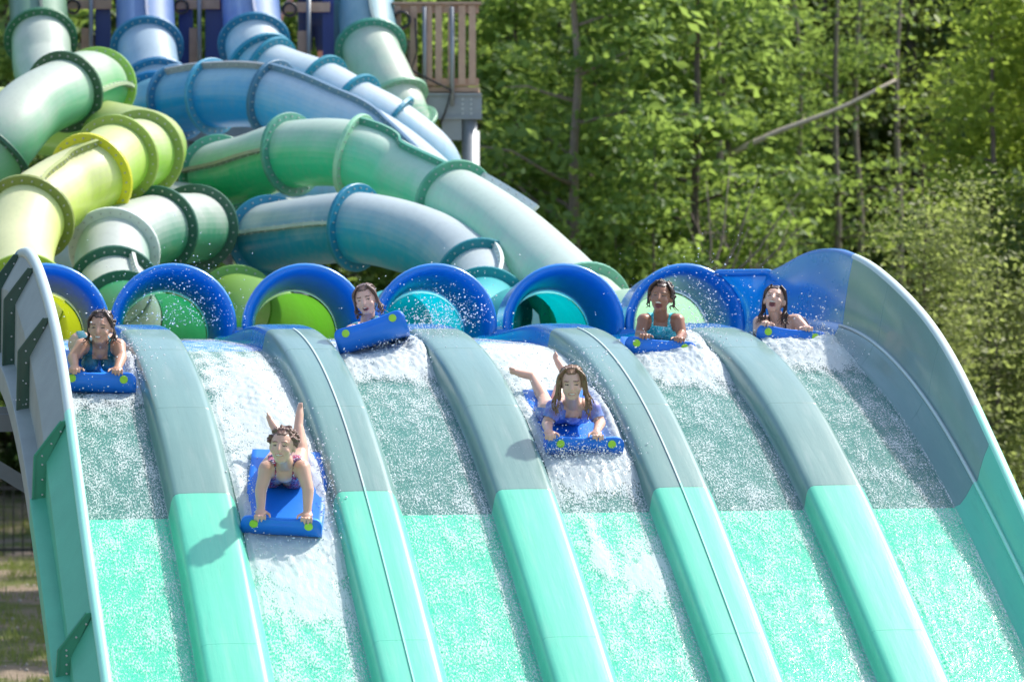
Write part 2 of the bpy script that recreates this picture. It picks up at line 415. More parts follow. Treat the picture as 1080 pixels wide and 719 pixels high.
# steel under the slide
for s0 in (-2.3, -.9, 1.3, 3.4, 5.2):
    zt = zlane(s0)-.28 if s0 > 0 else -1.0
    mb = MB(); mb.bar(S(s0, -3.75 if s0 < 0 else -2.7, zt-.06), S(s0, 3.0, zt-.06), .10, .12)
    mb.build('cross_beam', M['steel'], slide)
    for t in ((-3.6, 0, 2.7) if s0 < 0 else (-2.4, 0, 2.5)):
        zb = -HC; mb = MB(); mb.tube([S(s0, t, zt-.12), S(s0, t, zb)], .07, 14); mb.build('support_post', M['steel'], slide, True)
    if s0 < 0:
        mb = MB(); mb.bar(S(s0, -3.4, zt-.09), S(s0, -2.55, zt-.62), .07, .10); mb.build('brace', M['steel'], slide)

# ------------------------------------------------------------------ riders' data (lane index, s of mat nose, t, ...)
RIDERS = [
    dict(lane=0, s=1.30, t=-2.48, yaw=-.12), dict(lane=1, s=3.02, t=-1.555, yaw=-.20, roll=-.05), dict(lane=2, s=.62, t=-.55, air=.14, roll=-.30, yaw=-.20, pitch=.26),
    dict(lane=3, s=2.25, t=.50, yaw=-.04), dict(lane=4, s=.62, t=1.41, air=.0, roll=.07, yaw=-.22), dict(lane=5, s=.30, t=2.43, air=.01, roll=.10, yaw=-.25)]
# white-water patches per lane: (s, t, radius_s, radius_t, foam, height)
PATCH = {i: [] for i in range(6)}
def wake(i, s, t, long=1.2, amp=1.0):
    PATCH[i] += [(s+.10, t, .16, .34, .9*amp, .035), (s-.35, t-.26, .5, .07, 1.0*amp, .05), (s-.35, t+.26, .5, .07, 1.0*amp, .05)]
    PATCH[i] += [(s-.9-long*.3, t, long*.55, .35, .75*amp, .02)]
wake(0, 1.30, -2.44, .8, .7); PATCH[0] += [(.75, -2.22, .35, .07, 1.2, .10)]
wake(1, 3.02, -1.49, 2.0, 1.0); PATCH[1] += [(1.4, -1.42, .9, .12, .9, .03), (3.35, -1.5, .28, .3, 1.0, .03), (2.2, -1.28, .5, .10, 1.2, .05), (3.6, -1.42, .15, .25, .5, .0)]
wake(2, .62, -.5, .6, .8); PATCH[2] += [(.78, -.5, .20, .36, 1.3, .05), (.25, -.45, .38, .40, 1.4, .07), (.55, -.30, .16, .3, 1.0, .05), (.3, -.12, .3, .12, 1.5, .10)]
wake(3, 2.25, .50, 1.6, 1.0); PATCH[3] += [(2.42, .5, .16, .3, 1.2, .05), (1.2, .35, .7, .14, .9, .03), (.3, .5, .6, .4, .8, .03), (2.2, .62, .2, .14, 1.0, .03), (3.35, .62, .22, .16, .95, .01), (3.15, .38, .35, .05, .7, .01), (1.7, .76, .5, .05, 1.2, .06)]
wake(4, .62, 1.40, .6, .9); PATCH[4] += [(.92, 1.5, .22, .38, 1.4, .06), (.45, 1.5, .36, .42, 1.6, .09), (.75, 1.66, .22, .16, 1.2, .06), (.15, 1.76, .35, .12, 1.5, .12)]
wake(5, .30, 2.43, .6, .9); PATCH[5] += [(.58, 2.5, .22, .32, 1.4, .06), (.25, 2.45, .30, .40, 1.6, .09), (.40, 2.68, .28, .10, 1.3, .06), (.0, 2.2, .3, .2, 1.4, .08)]

for i, (a, b) in enumerate(lane_edges):
    st = np.concatenate([np.arange(-2.9, -1.0, .05), np.arange(-1.0, 5.0, .011), np.arange(5.0, SEND, .06)])
    ts = np.linspace(a-.008, b+.008, 62)
    base_f = .03 if i in (0, 2, 4, 5) else .10
    vs = []; uv = []; at = []; arc = 0; last = None
    for s in st:
        zl = zlane(s); arc += 0 if last is None else math.hypot(s-last, zlane(s)-zlane(last)); last = s
        for t in ts:
            f = base_f; h = 0
            # the upper run is churned, the lower run is a faster thin sheet
            for (ps, pt, rs, rt, am, hh) in PATCH[i]:
                d = ((s-ps)/rs)**2+((t-pt)/rt)**2
                if d < 6:
                    g = math.exp(-d*1.1); f += am*g; h += hh*g
            p = (t*9, arc*5, i*3.1)
            tb = noise.fractal((t*27, arc*17, i*2.), 1.0, 2.1, 3) if h > .002 or f > .2 else 0
            edge = min(t-a, b-t)
            if edge < .035: f += (.035-edge)*6*(.4+noise.noise((t*3, arc*4, i)))
            z = zl+.012+.004*noise.noise((t*11, arc*6, i*7.))+.0025*noise.noise((t*40, arc*22, i*5.))+h*(.88+.11*tb)+.002*min(1, f)*tb
            z += .003 if edge > .02 else -.004
            vs.append(S(s, t, z)); uv.append((t+i*1.7, arc)); at.append(min(1.3, f*(1+.35*tb)))
    n = len(ts)
    fs = [(r*n+q, r*n+q+1, (r+1)*n+q+1, (r+1)*n+q) for r in range(len(st)-1) for q in range(n-1)]
    o = link('water', vs, fs, M['water'], None, True, None, uv, at); o['kind'] = 'structure'

# spray: drops and foam beads thrown up around the riders -------------------
_ico = bmesh.new(); bmesh.ops.create_icosphere(_ico, subdivisions=1, radius=1); ICO_V = np.array([v.co[:] for v in _ico.verts]); ICO_F = np.array([[v.index for v in f.verts] for f in _ico.faces]); _ico.free()
def beads(name, pts, rad, mat, label):
    pts = np.asarray(pts); rad = np.asarray(rad); n = len(pts)
    st = 1+.5*rng.standard_normal((n, 1, 3))*.5
    V = (ICO_V[None]*rad[:, None, None]*np.clip(st, .6, 1.7)+pts[:, None, :]).reshape(-1, 3)
    F = (ICO_F[None]+(np.arange(n)*len(ICO_V))[:, None, None]).reshape(-1, 3)
    me = bpy.data.meshes.new(name); me.vertices.add(len(V)); me.vertices.foreach_set('co', V.ravel().astype(np.float32))
    me.loops.add(F.size); me.loops.foreach_set('vertex_index', F.ravel().astype(np.int32)); me.polygons.add(len(F))
    me.polygons.foreach_set('loop_start', (np.arange(len(F))*3).astype(np.int32)); me.polygons.foreach_set('loop_total', np.full(len(F), 3, np.int32))
    me.polygons.foreach_set('use_smooth', np.ones(len(F), bool)); me.materials.append(mat); me.update(calc_edges=True)
    o = bpy.data.objects.new(name, me); C.objects.link(o); o['kind'] = 'stuff'; o['label'] = label; o['category'] = 'spray'
    return o
def spray_at(spec, n, rmin=.0018, rmax=.0062):
    P = []; R = []
    for (s, t, z, rs, rt, rz, k) in spec:
        m = int(n*k); x = rng.standard_normal((m, 3))
        for q in x:
            ss_, tt_ = s+q[0]*rs, t+q[1]*rt
            zz = max(zlane(ss_)+.01, zlane(ss_)+z+abs(q[2])*rz*(1 if rng.random() < .8 else 1.8))
            P.append(S(ss_, tt_, zz)[:]); R.append(rmin+(rmax-rmin)*rng.random()**3.0)
    return P, R
SPR = [
    ('spray over the first lane rider and beside her blue mat', [(.9, -2.20, .03, .25, .07, .09, 1.0), (1.36, -2.44, .0, .06, .25, .03, .6), (1.1, -2.35, .1, .3, .2, .2, .35)], 700),
    ('fine drops hanging before the dark green tunnel', [(-1.9, -1.55, .12, .5, .22, .20, 1.0)], 650),
    ('white water thrown up along the second lane mat', [(2.6, -1.74, .02, .35, .05, .05, .8), (2.6, -1.21, .03, .3, .04, .08, 1.0), (3.14, -1.49, .0, .06, .24, .04, 1.), (1.6, -1.3, .02, .5, .12, .03, .8)], 800),
    ('splash bursting around the tilted blue mat', [(.72, -.5, .0, .10, .22, .05, 1.4), (.2, -.1, .08, .2, .10, .12, 1.1), (-.6, .25, .15, .4, .13, .12, .5), (.5, -.44, .1, .05, .15, .1, .4)], 1000),
    ('foam breaking over the nose of the fourth lane mat', [(2.36, .52, .02, .05, .20, .07, 2.2), (2.32, .45, .06, .02, .13, .06, .8), (1.6, .24, .03, .4, .05, .05, .8), (1.6, .76, .03, .3, .04, .1, .9), (.9, .45, .02, .5, .2, .03, .7)], 900),
    ('white splash pushed ahead of the fifth lane mat', [(.84, 1.48, .0, .12, .24, .06, 1.6), (.25, 1.78, .05, .25, .08, .14, 1.), (-.8, 2.0, .2, .5, .3, .2, .22)], 1100),
    ('white splash pushed ahead of the last lane mat', [(.52, 2.45, .0, .12, .22, .06, 1.6), (.3, 2.66, .02, .2, .06, .12, .8), (-.8, 2.2, .2, .4, .35, .22, .2)], 1000)]
for lb, spec, n in SPR:
    P, R = spray_at(spec, n); beads('spray', P, R, M['drop'], lb)

# ------------------------------------------------------------------ tube slides
R_SH, R_FL = .328, .412
def spline(pts, n=14):
    P = [Vector(p) for p in pts]; P = [2*P[0]-P[1]]+P+[2*P[-1]-P[-2]]; out = []; par = []
    for i in range(1, len(P)-2):
        p0, p1, p2, p3 = P[i-1:i+3]
        for k_ in range(n):
            u = k_/n
            out.append(.5*((2*p1)+(p2-p0)*u+(2*p0-5*p1+4*p2-p3)*u*u+(3*p1-p0-3*p2+p3)*u**3)); par.append(i-1+u)
    out.append(P[-2]); par.append(len(pts)-1); return out, par
def frames(pts):
    fr = []
    for i in range(len(pts)):
        d = (pts[min(i+1, len(pts)-1)]-pts[max(i-1, 0)]).normalized()
        side = d.cross(Vector((0, 0, 1)))
        if side.length < .15: side = fr[-1][1] if fr else Vector((1, 0, 0))
        side.normalize(); up = side.cross(d).normalized(); side = d.cross(up).normalized()
        fr.append((d, side, up))
    return fr
_shell_cache = {}
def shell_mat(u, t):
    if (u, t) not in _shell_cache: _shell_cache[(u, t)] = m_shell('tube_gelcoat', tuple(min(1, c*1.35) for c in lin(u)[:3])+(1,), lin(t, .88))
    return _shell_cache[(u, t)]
_ring_cache = {}
def ring_mat(c):
    if c not in _ring_cache: _ring_cache[c] = m_plain('flange_gelcoat', lin(c), .45, 0, .22, 5, .1)
    return _ring_cache[c]
def make_tube(label, ctrl, rings, cols, seams=()):
    """ctrl: list of (u,v,Y) or Vectors; rings: list of (param, colour); cols: one (underside, upper) pair per stretch between rings; seams: (param0, param1, angle, colour)"""
    cp = [c if isinstance(c, Vector) else W(*c) for c in ctrl]
    pts, par = spline(cp); fr = frames(pts)
    base = cp[-1].copy(); base.z = 0
    root = thing('tube_slide', label, 'tube slide', base)
    cuts = [par[0]]+[r[0] for r in rings]+[par[-1]]
    idx = [min(range(len(par)), key=lambda q: abs(par[q]-c)) for c in cuts]
    N = 40
    for a, b, (cu, ct) in zip(idx[:-1], idx[1:], cols):
        if b <= a: continue
        vs = []; fs = []
        for i in range(a, b+1):
            d, sd, up = fr[i]
            vs += [pts[i]+(sd*math.cos(2*PI*q/N)+up*math.sin(2*PI*q/N))*R_SH for q in range(N)]
        for i in range(b-a):
            fs += [(i*N+q, i*N+(q+1) % N, (i+1)*N+(q+1) % N, (i+1)*N+q) for q in range(N)]
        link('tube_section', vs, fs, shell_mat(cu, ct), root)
    for (p, c), i in zip(rings, idx[1:-1]):
        d, sd, up = fr[i]; o = pts[i]; mb = MB()
        prof = [(-.022, R_SH-.004), (-.022, R_FL-.006), (-.016, R_FL), (-.002, R_FL), (0, R_FL-.006), (.002, R_FL), (.016, R_FL), (.022, R_FL-.006), (.022, R_SH-.004)]
        vs = [o+d*x+(sd*math.cos(2*PI*q/N)+up*math.sin(2*PI*q/N))*r for x, r in prof for q in range(N)]
        mb.add(vs, [(j*N+q, j*N+(q+1) % N, (j+1)*N+(q+1) % N, (j+1)*N+q) for j in range(len(prof)-1) for q in range(N)])
        for q in range(26):
            a = 2*PI*(q+.5)/26; e = sd*math.cos(a)+up*math.sin(a); p0 = o+e*(R_SH+R_FL)*.5
            for sg in (-1, 1): mb.tube([p0+d*.018*sg, p0+d*.036*sg], .0082, 6, 1)
        mb.build('flange', [ring_mat(c), M['bolt']], root)
    for (p0, p1, ang, c) in seams:
        a = min(range(len(par)), key=lambda q: abs(par[q]-p0)); b = min(range(len(par)), key=lambda q: abs(par[q]-p1)); mb = MB()
        vs = []
        for i in range(a, b+1):
            d, sd, up = fr[i]; e = sd*math.cos(ang)+up*math.sin(ang); g = d.cross(e)
            vs += [pts[i]+e*(R_SH-.01)+g*.016, pts[i]+e*(R_FL-.015)+g*.016, pts[i]+e*(R_FL-.015)-g*.016, pts[i]+e*(R_SH-.01)-g*.016]
        mb.add(vs, [(i*4+q, i*4+(q+1) % 4, (i+1)*4+(q+1) % 4, (i+1)*4+q) for i in range(b-a) for q in range(4)]+[(3, 2, 1, 0), tuple((b-a)*4+q for q in range(4))])
        for i in range(a+1, b, 2):
            d, sd, up = fr[i]; e = sd*math.cos(ang)+up*math.sin(ang); g = d.cross(e); p_ = pts[i]+e*(R_SH+R_FL)*.5
            for sg in (-1, 1): mb.tube([p_+g*.012*sg, p_+g*.028*sg], .0082, 6, 1)
        mb.build('seam_flange', [ring_mat(c), M['bolt']], root)
    return root
def mouth_pts(i): 
    T = mouth_t[i]; return [S(SM-1.7, T, ZM-.05), S(SM-1.1, T, ZM-.08), S(SM-.58, T, ZM-.08)]
GD, GP = ('#2f7a55', '#d3ddd2'), ('#7db994', '#d6dfd3')
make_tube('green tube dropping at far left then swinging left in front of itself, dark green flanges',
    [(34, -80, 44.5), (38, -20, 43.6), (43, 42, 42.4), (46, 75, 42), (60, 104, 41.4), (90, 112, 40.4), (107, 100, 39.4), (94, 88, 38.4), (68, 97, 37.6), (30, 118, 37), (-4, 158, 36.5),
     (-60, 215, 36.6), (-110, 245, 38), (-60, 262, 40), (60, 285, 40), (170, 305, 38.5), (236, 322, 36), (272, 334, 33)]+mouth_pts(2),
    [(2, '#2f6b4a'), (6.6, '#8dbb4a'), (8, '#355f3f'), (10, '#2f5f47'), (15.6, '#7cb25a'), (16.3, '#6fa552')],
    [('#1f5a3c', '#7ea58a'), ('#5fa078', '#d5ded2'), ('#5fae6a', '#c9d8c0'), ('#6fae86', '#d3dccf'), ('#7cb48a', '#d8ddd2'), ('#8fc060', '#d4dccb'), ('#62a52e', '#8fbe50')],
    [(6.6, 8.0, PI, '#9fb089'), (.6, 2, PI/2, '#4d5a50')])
make_tube('yellow green tube curling left behind the first tunnel, one bright yellow flange',
    [(-120, 120, 39.8), (-40, 122, 39.5), (60, 132, 38.8), (125, 144, 37.6), (158, 153, 36.4), (154, 161, 35.4), (122, 168, 34.6), (96, 187, 34.0), (60, 206, 33.6), (30, 230, 33.0), (16, 275, 32.4), (26, 318, 31.6)]+mouth_pts(0),
    [(5.2, '#8aa04a'), (6, '#93ab4c'), (7, '#d3d12f'), (9, '#7d8a40'), (11, '#96b33a')],
    [('#8fb545', '#c6d38a'), ('#93c04a', '#d7dfb0'), ('#9cc446', '#dbe2a0'), ('#b7c95a', '#e6e7b2'), ('#c4d06a', '#e9eabc'), ('#aab520', '#c4cc4c')],
    [(7.05, 9, 2.0, '#8a9650'), (9, 10.8, .75, '#c9bf8e')])
make_tube('pale grey green tube with a dark green flange beside the yellow green one',
    [(-120, 195, 41.6), (60, 218, 41.4), (170, 224, 38.8), (212, 232, 37.2), (206, 240, 35.8), (164, 243, 34.6), (122, 262, 33.7), (120, 306, 33.0), (130, 336, 32.0)]+mouth_pts(1),
    [(4, '#2f5f4c'), (5, '#1f5a45'), (6.1, '#cdd5cf'), (7, '#1e5a48'), (8, '#1f5a45')],
    [('#7aa595', '#c6d0c8'), ('#3f8a6a', '#d0d8d0'), ('#3d8a6c', '#d4dad3'), ('#8fb5a4', '#d9ded8'), ('#9bbcae', '#d6dcd6'), ('#1c8a55', '#3aa56a')],
    [(3.4, 4.9, 0, '#c9cfc9'), (7, 8, 2.0, '#b9c3bb')])
make_tube('blue tube from the platform with a deep blue loop crossing in front of it',
    [(150, -80, 44.5), (152, -20, 43.6), (155, 50, 42.4), (160, 82, 42), (166, 108, 41.7), (158, 118, 41.4), (166, 114, 40.9), (188, 108, 40.5), (228, 102, 40.1), (288, 104, 39.6), (350, 128, 39.2), (405, 158, 38.9), (455, 200, 38.2), (500, 248, 37.2), (548, 292, 35.4), (580, 325, 33)]+mouth_pts(4),
    [(2, '#1e6a92'), (3.3, '#1d6f98'), (4.1, '#1b6fa0'), (7, '#246a90'), (7.9, '#3d8fae'), (9, '#3b6b86'), (13.7, '#1a8aa5'), (14.6, '#0f8f9f')],
    [('#1f4f9e', '#7d9cc8'), ('#3a8ab5', '#bcd3e0'), ('#2a8ab8', '#b4d0de'), ('#1284ae', '#6fb2c8'), ('#0f82ae', '#8fc0d2'), ('#1a88b4', '#b0d2de'), ('#3c95b8', '#d3e1ea'), ('#5fb0c4', '#d9e5e9'), ('#009aa0', '#35b9b6')],
    [(7.1, 9, PI/2*.7, '#8a8f92'), (9, 12.0, PI/2*.75, '#5f7f98'), (.6, 2, PI/2, '#8f96a8')])
make_tube('long blue to mint tube looping left then running straight down to the last tunnel',
    [(260, -80, 44.5), (263, -20, 43.6), (268, 46, 42.5), (277, 70, 42.2), (300, 82, 42), (340, 96, 41.7), (374, 115, 41.4), (412, 136, 41.2), (452, 170, 41.3), (452, 195, 41.8), (400, 203, 42.2), (310, 200, 42.0), (240, 194, 41.6), (222, 190, 39.4), (232, 184, 38.4), (262, 177, 37.6), (308, 163, 37), (370, 163, 36.6), (425, 188, 36.4), (480, 214, 35.4), (536, 250, 34.4), (584, 292, 33.2), (640, 345, 31.8)]+mouth_pts(5),
    [(2, '#1e6f92'), (2.8, '#1d7f9a'), (3.4, '#1f8098'), (5, '#158093'), (6, '#15839a'), (7, '#17809a'), (13.9, '#3f8f74'), (16, '#4a8f78'), (17.1, '#8fc4a2'), (19, '#4f9a7c'), (21.6, '#6fae90')],
    [('#2455a5', '#8aa6ce'), ('#3f9fb8', '#d3e3e8'), ('#3fa0b5', '#d3e4e8'), ('#56aac0', '#d6e4ea'), ('#6fb2c8', '#d9e5ec'), ('#7ab8cc', '#dbe6ec'), ('#7fb8cc', '#d9e4ea'), ('#2fa074', '#cfdcd2'), ('#35a87e', '#cfe0d4'), ('#4fb592', '#cfe2d8'), ('#7cc0a8', '#d6e2da'), ('#a9d8b0', '#cfe6cf')],
    [(13.9, 16, 0.1, '#8c8f80'), (17.1, 19, PI/2*.8, '#3f8f78'), (.6, 2, PI/2, '#9aa0b0'), (19, 20.0, 2.3, '#c3cdc6')])
make_tube('teal tube passing the wooden railing then a blue teal bend above the middle tunnels',
    [(380, -80, 45), (384, -20, 44.2), (391, 50, 43.2), (403, 80, 42.9), (415, 106, 42.7), (424, 130, 42.6), (432, 165, 43), (425, 210, 43), (380, 232, 42), (325, 240, 39.4), (284, 245, 37.6), (280, 251, 36.4), (314, 246, 35.7), (376, 240, 35.2), (440, 254, 34.8), (488, 280, 34.3), (510, 305, 33.6), (512, 330, 33), (495, 343, 31.8)]+mouth_pts(3),
    [(2, '#3f8a78'), (4, '#7fae8f'), (5, '#6f9f82'), (11.2, '#187a9a'), (13, '#147a98'), (15.7, '#1a7f88'), (17, '#1b8a90')],
    [('#17708a', '#9cc0c8'), ('#6fae92', '#d8dfcf'), ('#86b898', '#d9dfcf'), ('#7fae92', '#d6ddd0'), ('#1a7f9a', '#d0dbdc'), ('#2592ab', '#d3e0e2'), ('#5ab0b8', '#dbe6e6'), ('#00a8b8', '#4cc8cc')],
    [(11.2, 13, 0.1, '#a5b0ac'), (15.7, 17, 1.9, '#cdd8d4'), (.6, 2, PI/2, '#6a7f80')])

# ------------------------------------------------------------------ platform tower
YP = 43.6
def PX(u, Y=YP): return (u-540)*Y/FPX
def PZ(v, Y=YP): return HC+(V0-v)*Y/FPX
plat = thing('launch_platform', 'wooden railed launch platform on galvanised steel posts beyond the tubes', 'platform', (PX(440), YP, 0))
mb = MB(); mb.box(PX(-160), PX(505), YP, YP+4, PZ(97), PZ(92)); mb.build('deck', M['wood'], plat)
mb = MB(); mb.box(PX(425), PX(508), YP-.02, YP+.12, PZ(124), PZ(101)); mb.box(PX(425), PX(508), YP-.06, YP+.16, PZ(101), PZ(98.5)); mb.box(PX(425), PX(508), YP-.06, YP+.16, PZ(126), PZ(124))
for q in range(2):
    for r in range(4): mb.tube([(PX(488+q*9), YP-.02, PZ(105+r*5)), (PX(488+q*9), YP-.04, PZ(105+r*5))], .012, 6, 1)
mb.build('edge_beam', [M['steel'], M['bolt']], plat)
mb = MB(); mb.box(PX(-160), PX(424), YP+.3, YP+.42, PZ(122), PZ(98)); mb.build('edge_beam', M['steel'], plat)
for u, Y in ((495, YP+.05), (430, YP+3.6), (200, YP+.9), (60, YP+.9), (300, YP+3.4), (495, YP+3.7)):
    mb = MB(); mb.tube([(PX(u), Y, 0), (PX(u), Y, PZ(126))], .088, 18); mb.build('post', M['steel'], plat, True)
for a, b in (((486, 128), (455, 158)), ((488, 180), (440, 230))):
    mb = MB(); mb.bar((PX(a[0]), YP+.05, PZ(a[1]+4)), (PX(b[0]), YP+.4, PZ(b[1])), .10, .12); mb.build('brace', M['steel'], plat)
mb = MB(); mb.box(PX(466), PX(487), YP+.0, YP+.03, PZ(148), PZ(124)); mb.build('gusset_plate', M['steel'], plat)
rail = MB()
for u in (420, 437, 452, 463.5, 476, 487.5, 499):
    j = random.uniform(-.01, .01); rail.box(PX(u-3.6)+j, PX(u+3.6)+j, YP-.045, YP-.015, PZ(89.5), PZ(6))
rail.box(PX(416), PX(505), YP-.012, YP+.03, PZ(14), PZ(5)); rail.box(PX(416), PX(505), YP-.012, YP+.03, PZ(91), PZ(83))
rail.box(PX(414), PX(507), YP-.07, YP+.07, PZ(5), PZ(2.5))
rail.build('railing', M['wood'], plat)
for u in (448, 477):
    mb = MB(); mb.tube([(PX(u), YP-.075, PZ(112)), (PX(u), YP-.075, PZ(8))], .026, 10); mb.build('rail_pole', M['steel'], plat, True)
for u0, u1, v in ((72, 118, 5), (186, 232, 5), (300, 348, 8)):
    mb = MB(); mb.box(PX(u0), PX(u1), YP-.05, YP+.0, PZ(v+5), PZ(v-5)); mb.box(PX(u0+14), PX(u0+24), YP-.045, YP-.0, PZ(80), PZ(v+25)); mb.build('rail_board', M['wood'], plat)
    um = (u0+u1)/2+2
    mb = MB(); mb.tube([(PX(um), YP-.09, PZ(95)), (PX(um), YP-.09, PZ(-10))], .026, 10); mb.build('rail_pole', M['steel'], plat, True)
    mb = MB(); a = [(PX(u0+6)+.075*math.cos(x), YP-.1, PZ(v+3)+.075*math.sin(x)) for x in np.linspace(0, 2*PI, 22)]
    mb.tube(a, .016, 8, 0, False); mb.build('hose_loop', M['black'], plat, True)
k_navy = m_plain('navy_panel', lin('#10307a'), .4, 0, .2, 3)
k_tealp = m_plain('teal_panel', lin('#12586a'), .4, 0, .2, 3)
for u0, u1, km in ((100, 116, k_navy), (188, 203, k_navy), (216, 236, k_navy), (340, 352, k_navy), (352, 366, k_tealp)):
    mb = MB(); mb.box(PX(u0), PX(u1), YP+.06, YP+.1, PZ(88), PZ(-5)); mb.build('start_panel', km, plat)
hs = thing('coiled_hose', 'black hose coiled on the end of the wooden railing', 'hose', (PX(424), YP-.1, PZ(20)))
mb = MB()
for q in range(3):
    a = [(PX(424)+(.085+.006*q)*math.cos(x), YP-.09-.02*q, PZ(22)+(.10-.005*q)*math.sin(x)) for x in np.linspace(0, 2*PI, 26)]
    mb.tube(a, .015, 8, 0, False)
mb.build('hose', M['black'], hs, True)
mb = MB(); mb.tube([(PX(438), YP-.1, PZ(20)), (PX(440), YP-.1, PZ(55)), (PX(434), YP-.1, PZ(75)), (PX(476), YP-.11, PZ(96)), (PX(470), YP-.1, PZ(118)), (PX(464), YP-.1, PZ(132))], .012, 7); mb.build('cable', M['black'], hs, True)

sup = thing('tube_support', 'grey steel frame holding up the tubes behind the green tunnels', 'steel frame', (W(230, 300, 42.4).x, 42.4, 0))
for u in (238, 205, 262, 96):
    mb = MB(); p = W(u, 130, 42.6); mb.tube([(p.x, p.y, 0), (p.x, p.y, p.z)], .09, 14); mb.build('post', M['steel'], sup, True)
for a, b in (((198, 142), (300, 142)), ((60, 250), (300, 250))):
    mb = MB(); mb.bar(W(*a, 42.5), W(*b, 42.5), .12, .16); mb.build('cross_beam', M['steel'], sup)
for a, b in (((205, 300), (250, 220)), ((250, 300), (205, 230)), ((185, 150), (240, 225))):
    mb = MB(); mb.bar(W(*a, 42.4), W(*b, 42.4), .07, .09); mb.build('brace', M['steel'], sup)

# ------------------------------------------------------------------ ground, fence
k = NT('ground_grass_and_dirt'); v = k.pos(); n1 = k.noise(v, .9, 5, .65); n2 = k.noise(v, 9, 4, .6)
col = k.mix(n2, (.09, .12, .035, 1), (.17, .18, .055, 1))
dirt = k.mix(k.noise(v, 14, 4), (.20, .145, .10, 1), (.36, .29, .22, 1))
f = k.math('ADD', k.math('MULTIPLY', k.math('SUBTRACT', k.math('ADD', n1, k.math('MULTIPLY', n2, .3)), .62), 9), .5, True)
b_ = k.bsdf(k.mix(f, col, dirt), .95, 0, 0, .2); k.bump(k.noise(v, 25, 5), b_, .8, .05); gm = k.done(b_.outputs[0])
gv = []; gf = []; gx = np.concatenate([[-900, -300, -80], np.arange(-30, 31, 2.), [80, 300, 900]]); gy = np.concatenate([[-200, -40], np.arange(0, 90, 2.), [150, 400, 1500]])
for y in gy:
    for x in gx: gv.append((x, y, .05*noise.noise((x*.4, y*.4, 0)) if abs(x) < 31 and 0 <= y < 90 else 0))
nx = len(gx); gf = [(r*nx+q, r*nx+q+1, (r+1)*nx+q+1, (r+1)*nx+q) for r in range(len(gy)-1) for q in range(nx-1)]
setting(link('ground', gv, gf, gm))
hv = []; hx_ = np.arange(-90, 91, 6.); hy_ = np.arange(72, 190, 6.)
for y in hy_:
    for x in hx_: hv.append((x, y, -.3+min(34, (y-72)*.75)+1.2*noise.noise((x*.07, y*.07, 1))))
nx = len(hx_); hf_ = [(r_*nx+q, r_*nx+q+1, (r_+1)*nx+q+1, (r_+1)*nx+q) for r_ in range(len(hy_)-1) for q in range(nx-1)]
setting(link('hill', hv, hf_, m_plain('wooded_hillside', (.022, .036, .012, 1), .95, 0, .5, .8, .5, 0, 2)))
# grass tufts in the strip left of the slide
gr_m = m_leaf('grass_blade', (.12, .19, .035, 1), (.20, .25, .06, 1), (.24, .22, .08, 1), .4)
V = []; F = []
for _ in range(5200):
    y = rng.uniform(33, 60); x = rng.uniform(-9, -3.4)*y/45
    if noise.noise((x*.8, y*.8, 3)) < -.12: continue
    for q in range(4):
        a = rng.uniform(0, 2*PI); h = rng.uniform(.04, .13); w = .007; bx, by = x+rng.normal()*.05, y+rng.normal()*.05
        n = len(V); lx, ly = rng.normal()*.04, rng.normal()*.04
        V += [(bx-w*math.cos(a), by-w*math.sin(a), 0), (bx+w*math.cos(a), by+w*math.sin(a), 0), (bx+lx, by+ly, h+.03)]; F.append((n, n+1, n+2))
o = link('grass', V, F, gr_m, None, False); setting(o, 'stuff', 'short patchy grass left of the slide', 'grass')
# stones in the dirt
V = []; 
P = []; R = []
for _ in range(110):
    y = rng.uniform(34, 48); x = rng.uniform(-6.6, -4.2)*y/40; P.append((x, y, .01)); R.append(rng.uniform(.01, .035))
st_m = m_plain('pale_stone', lin('#a89c92'), .9, 0, .3, 20, .4)
o = beads('gravel', P, R, st_m, 'loose stones in the bare dirt by the slide'); o['category'] = 'gravel'
YF = 50.0
fen = thing('metal_fence', 'black metal picket fence on the grass at far left', 'fence', (-7, YF, 0))
for z in (.12, .93):
    mb = MB(); mb.box(-14, -3, YF-.018, YF+.018, z-.02, z+.02); mb.build('rail', M['black'], fen)
for q in range(8):
    x = -13.6+q*1.5+.18; mb = MB(); mb.box(x-.03, x+.03, YF-.03, YF+.03, 0, 1.05); mb.box(x-.038, x+.038, YF-.038, YF+.038, 1.05, 1.075); mb.build('post', M['black'], fen)
for q in range(88):
    x = -13.95+q*.125; mb = MB(); mb.box(x-.008, x+.008, YF-.008, YF+.008, .04, 1.0); mb.build('picket', M['black'], fen)

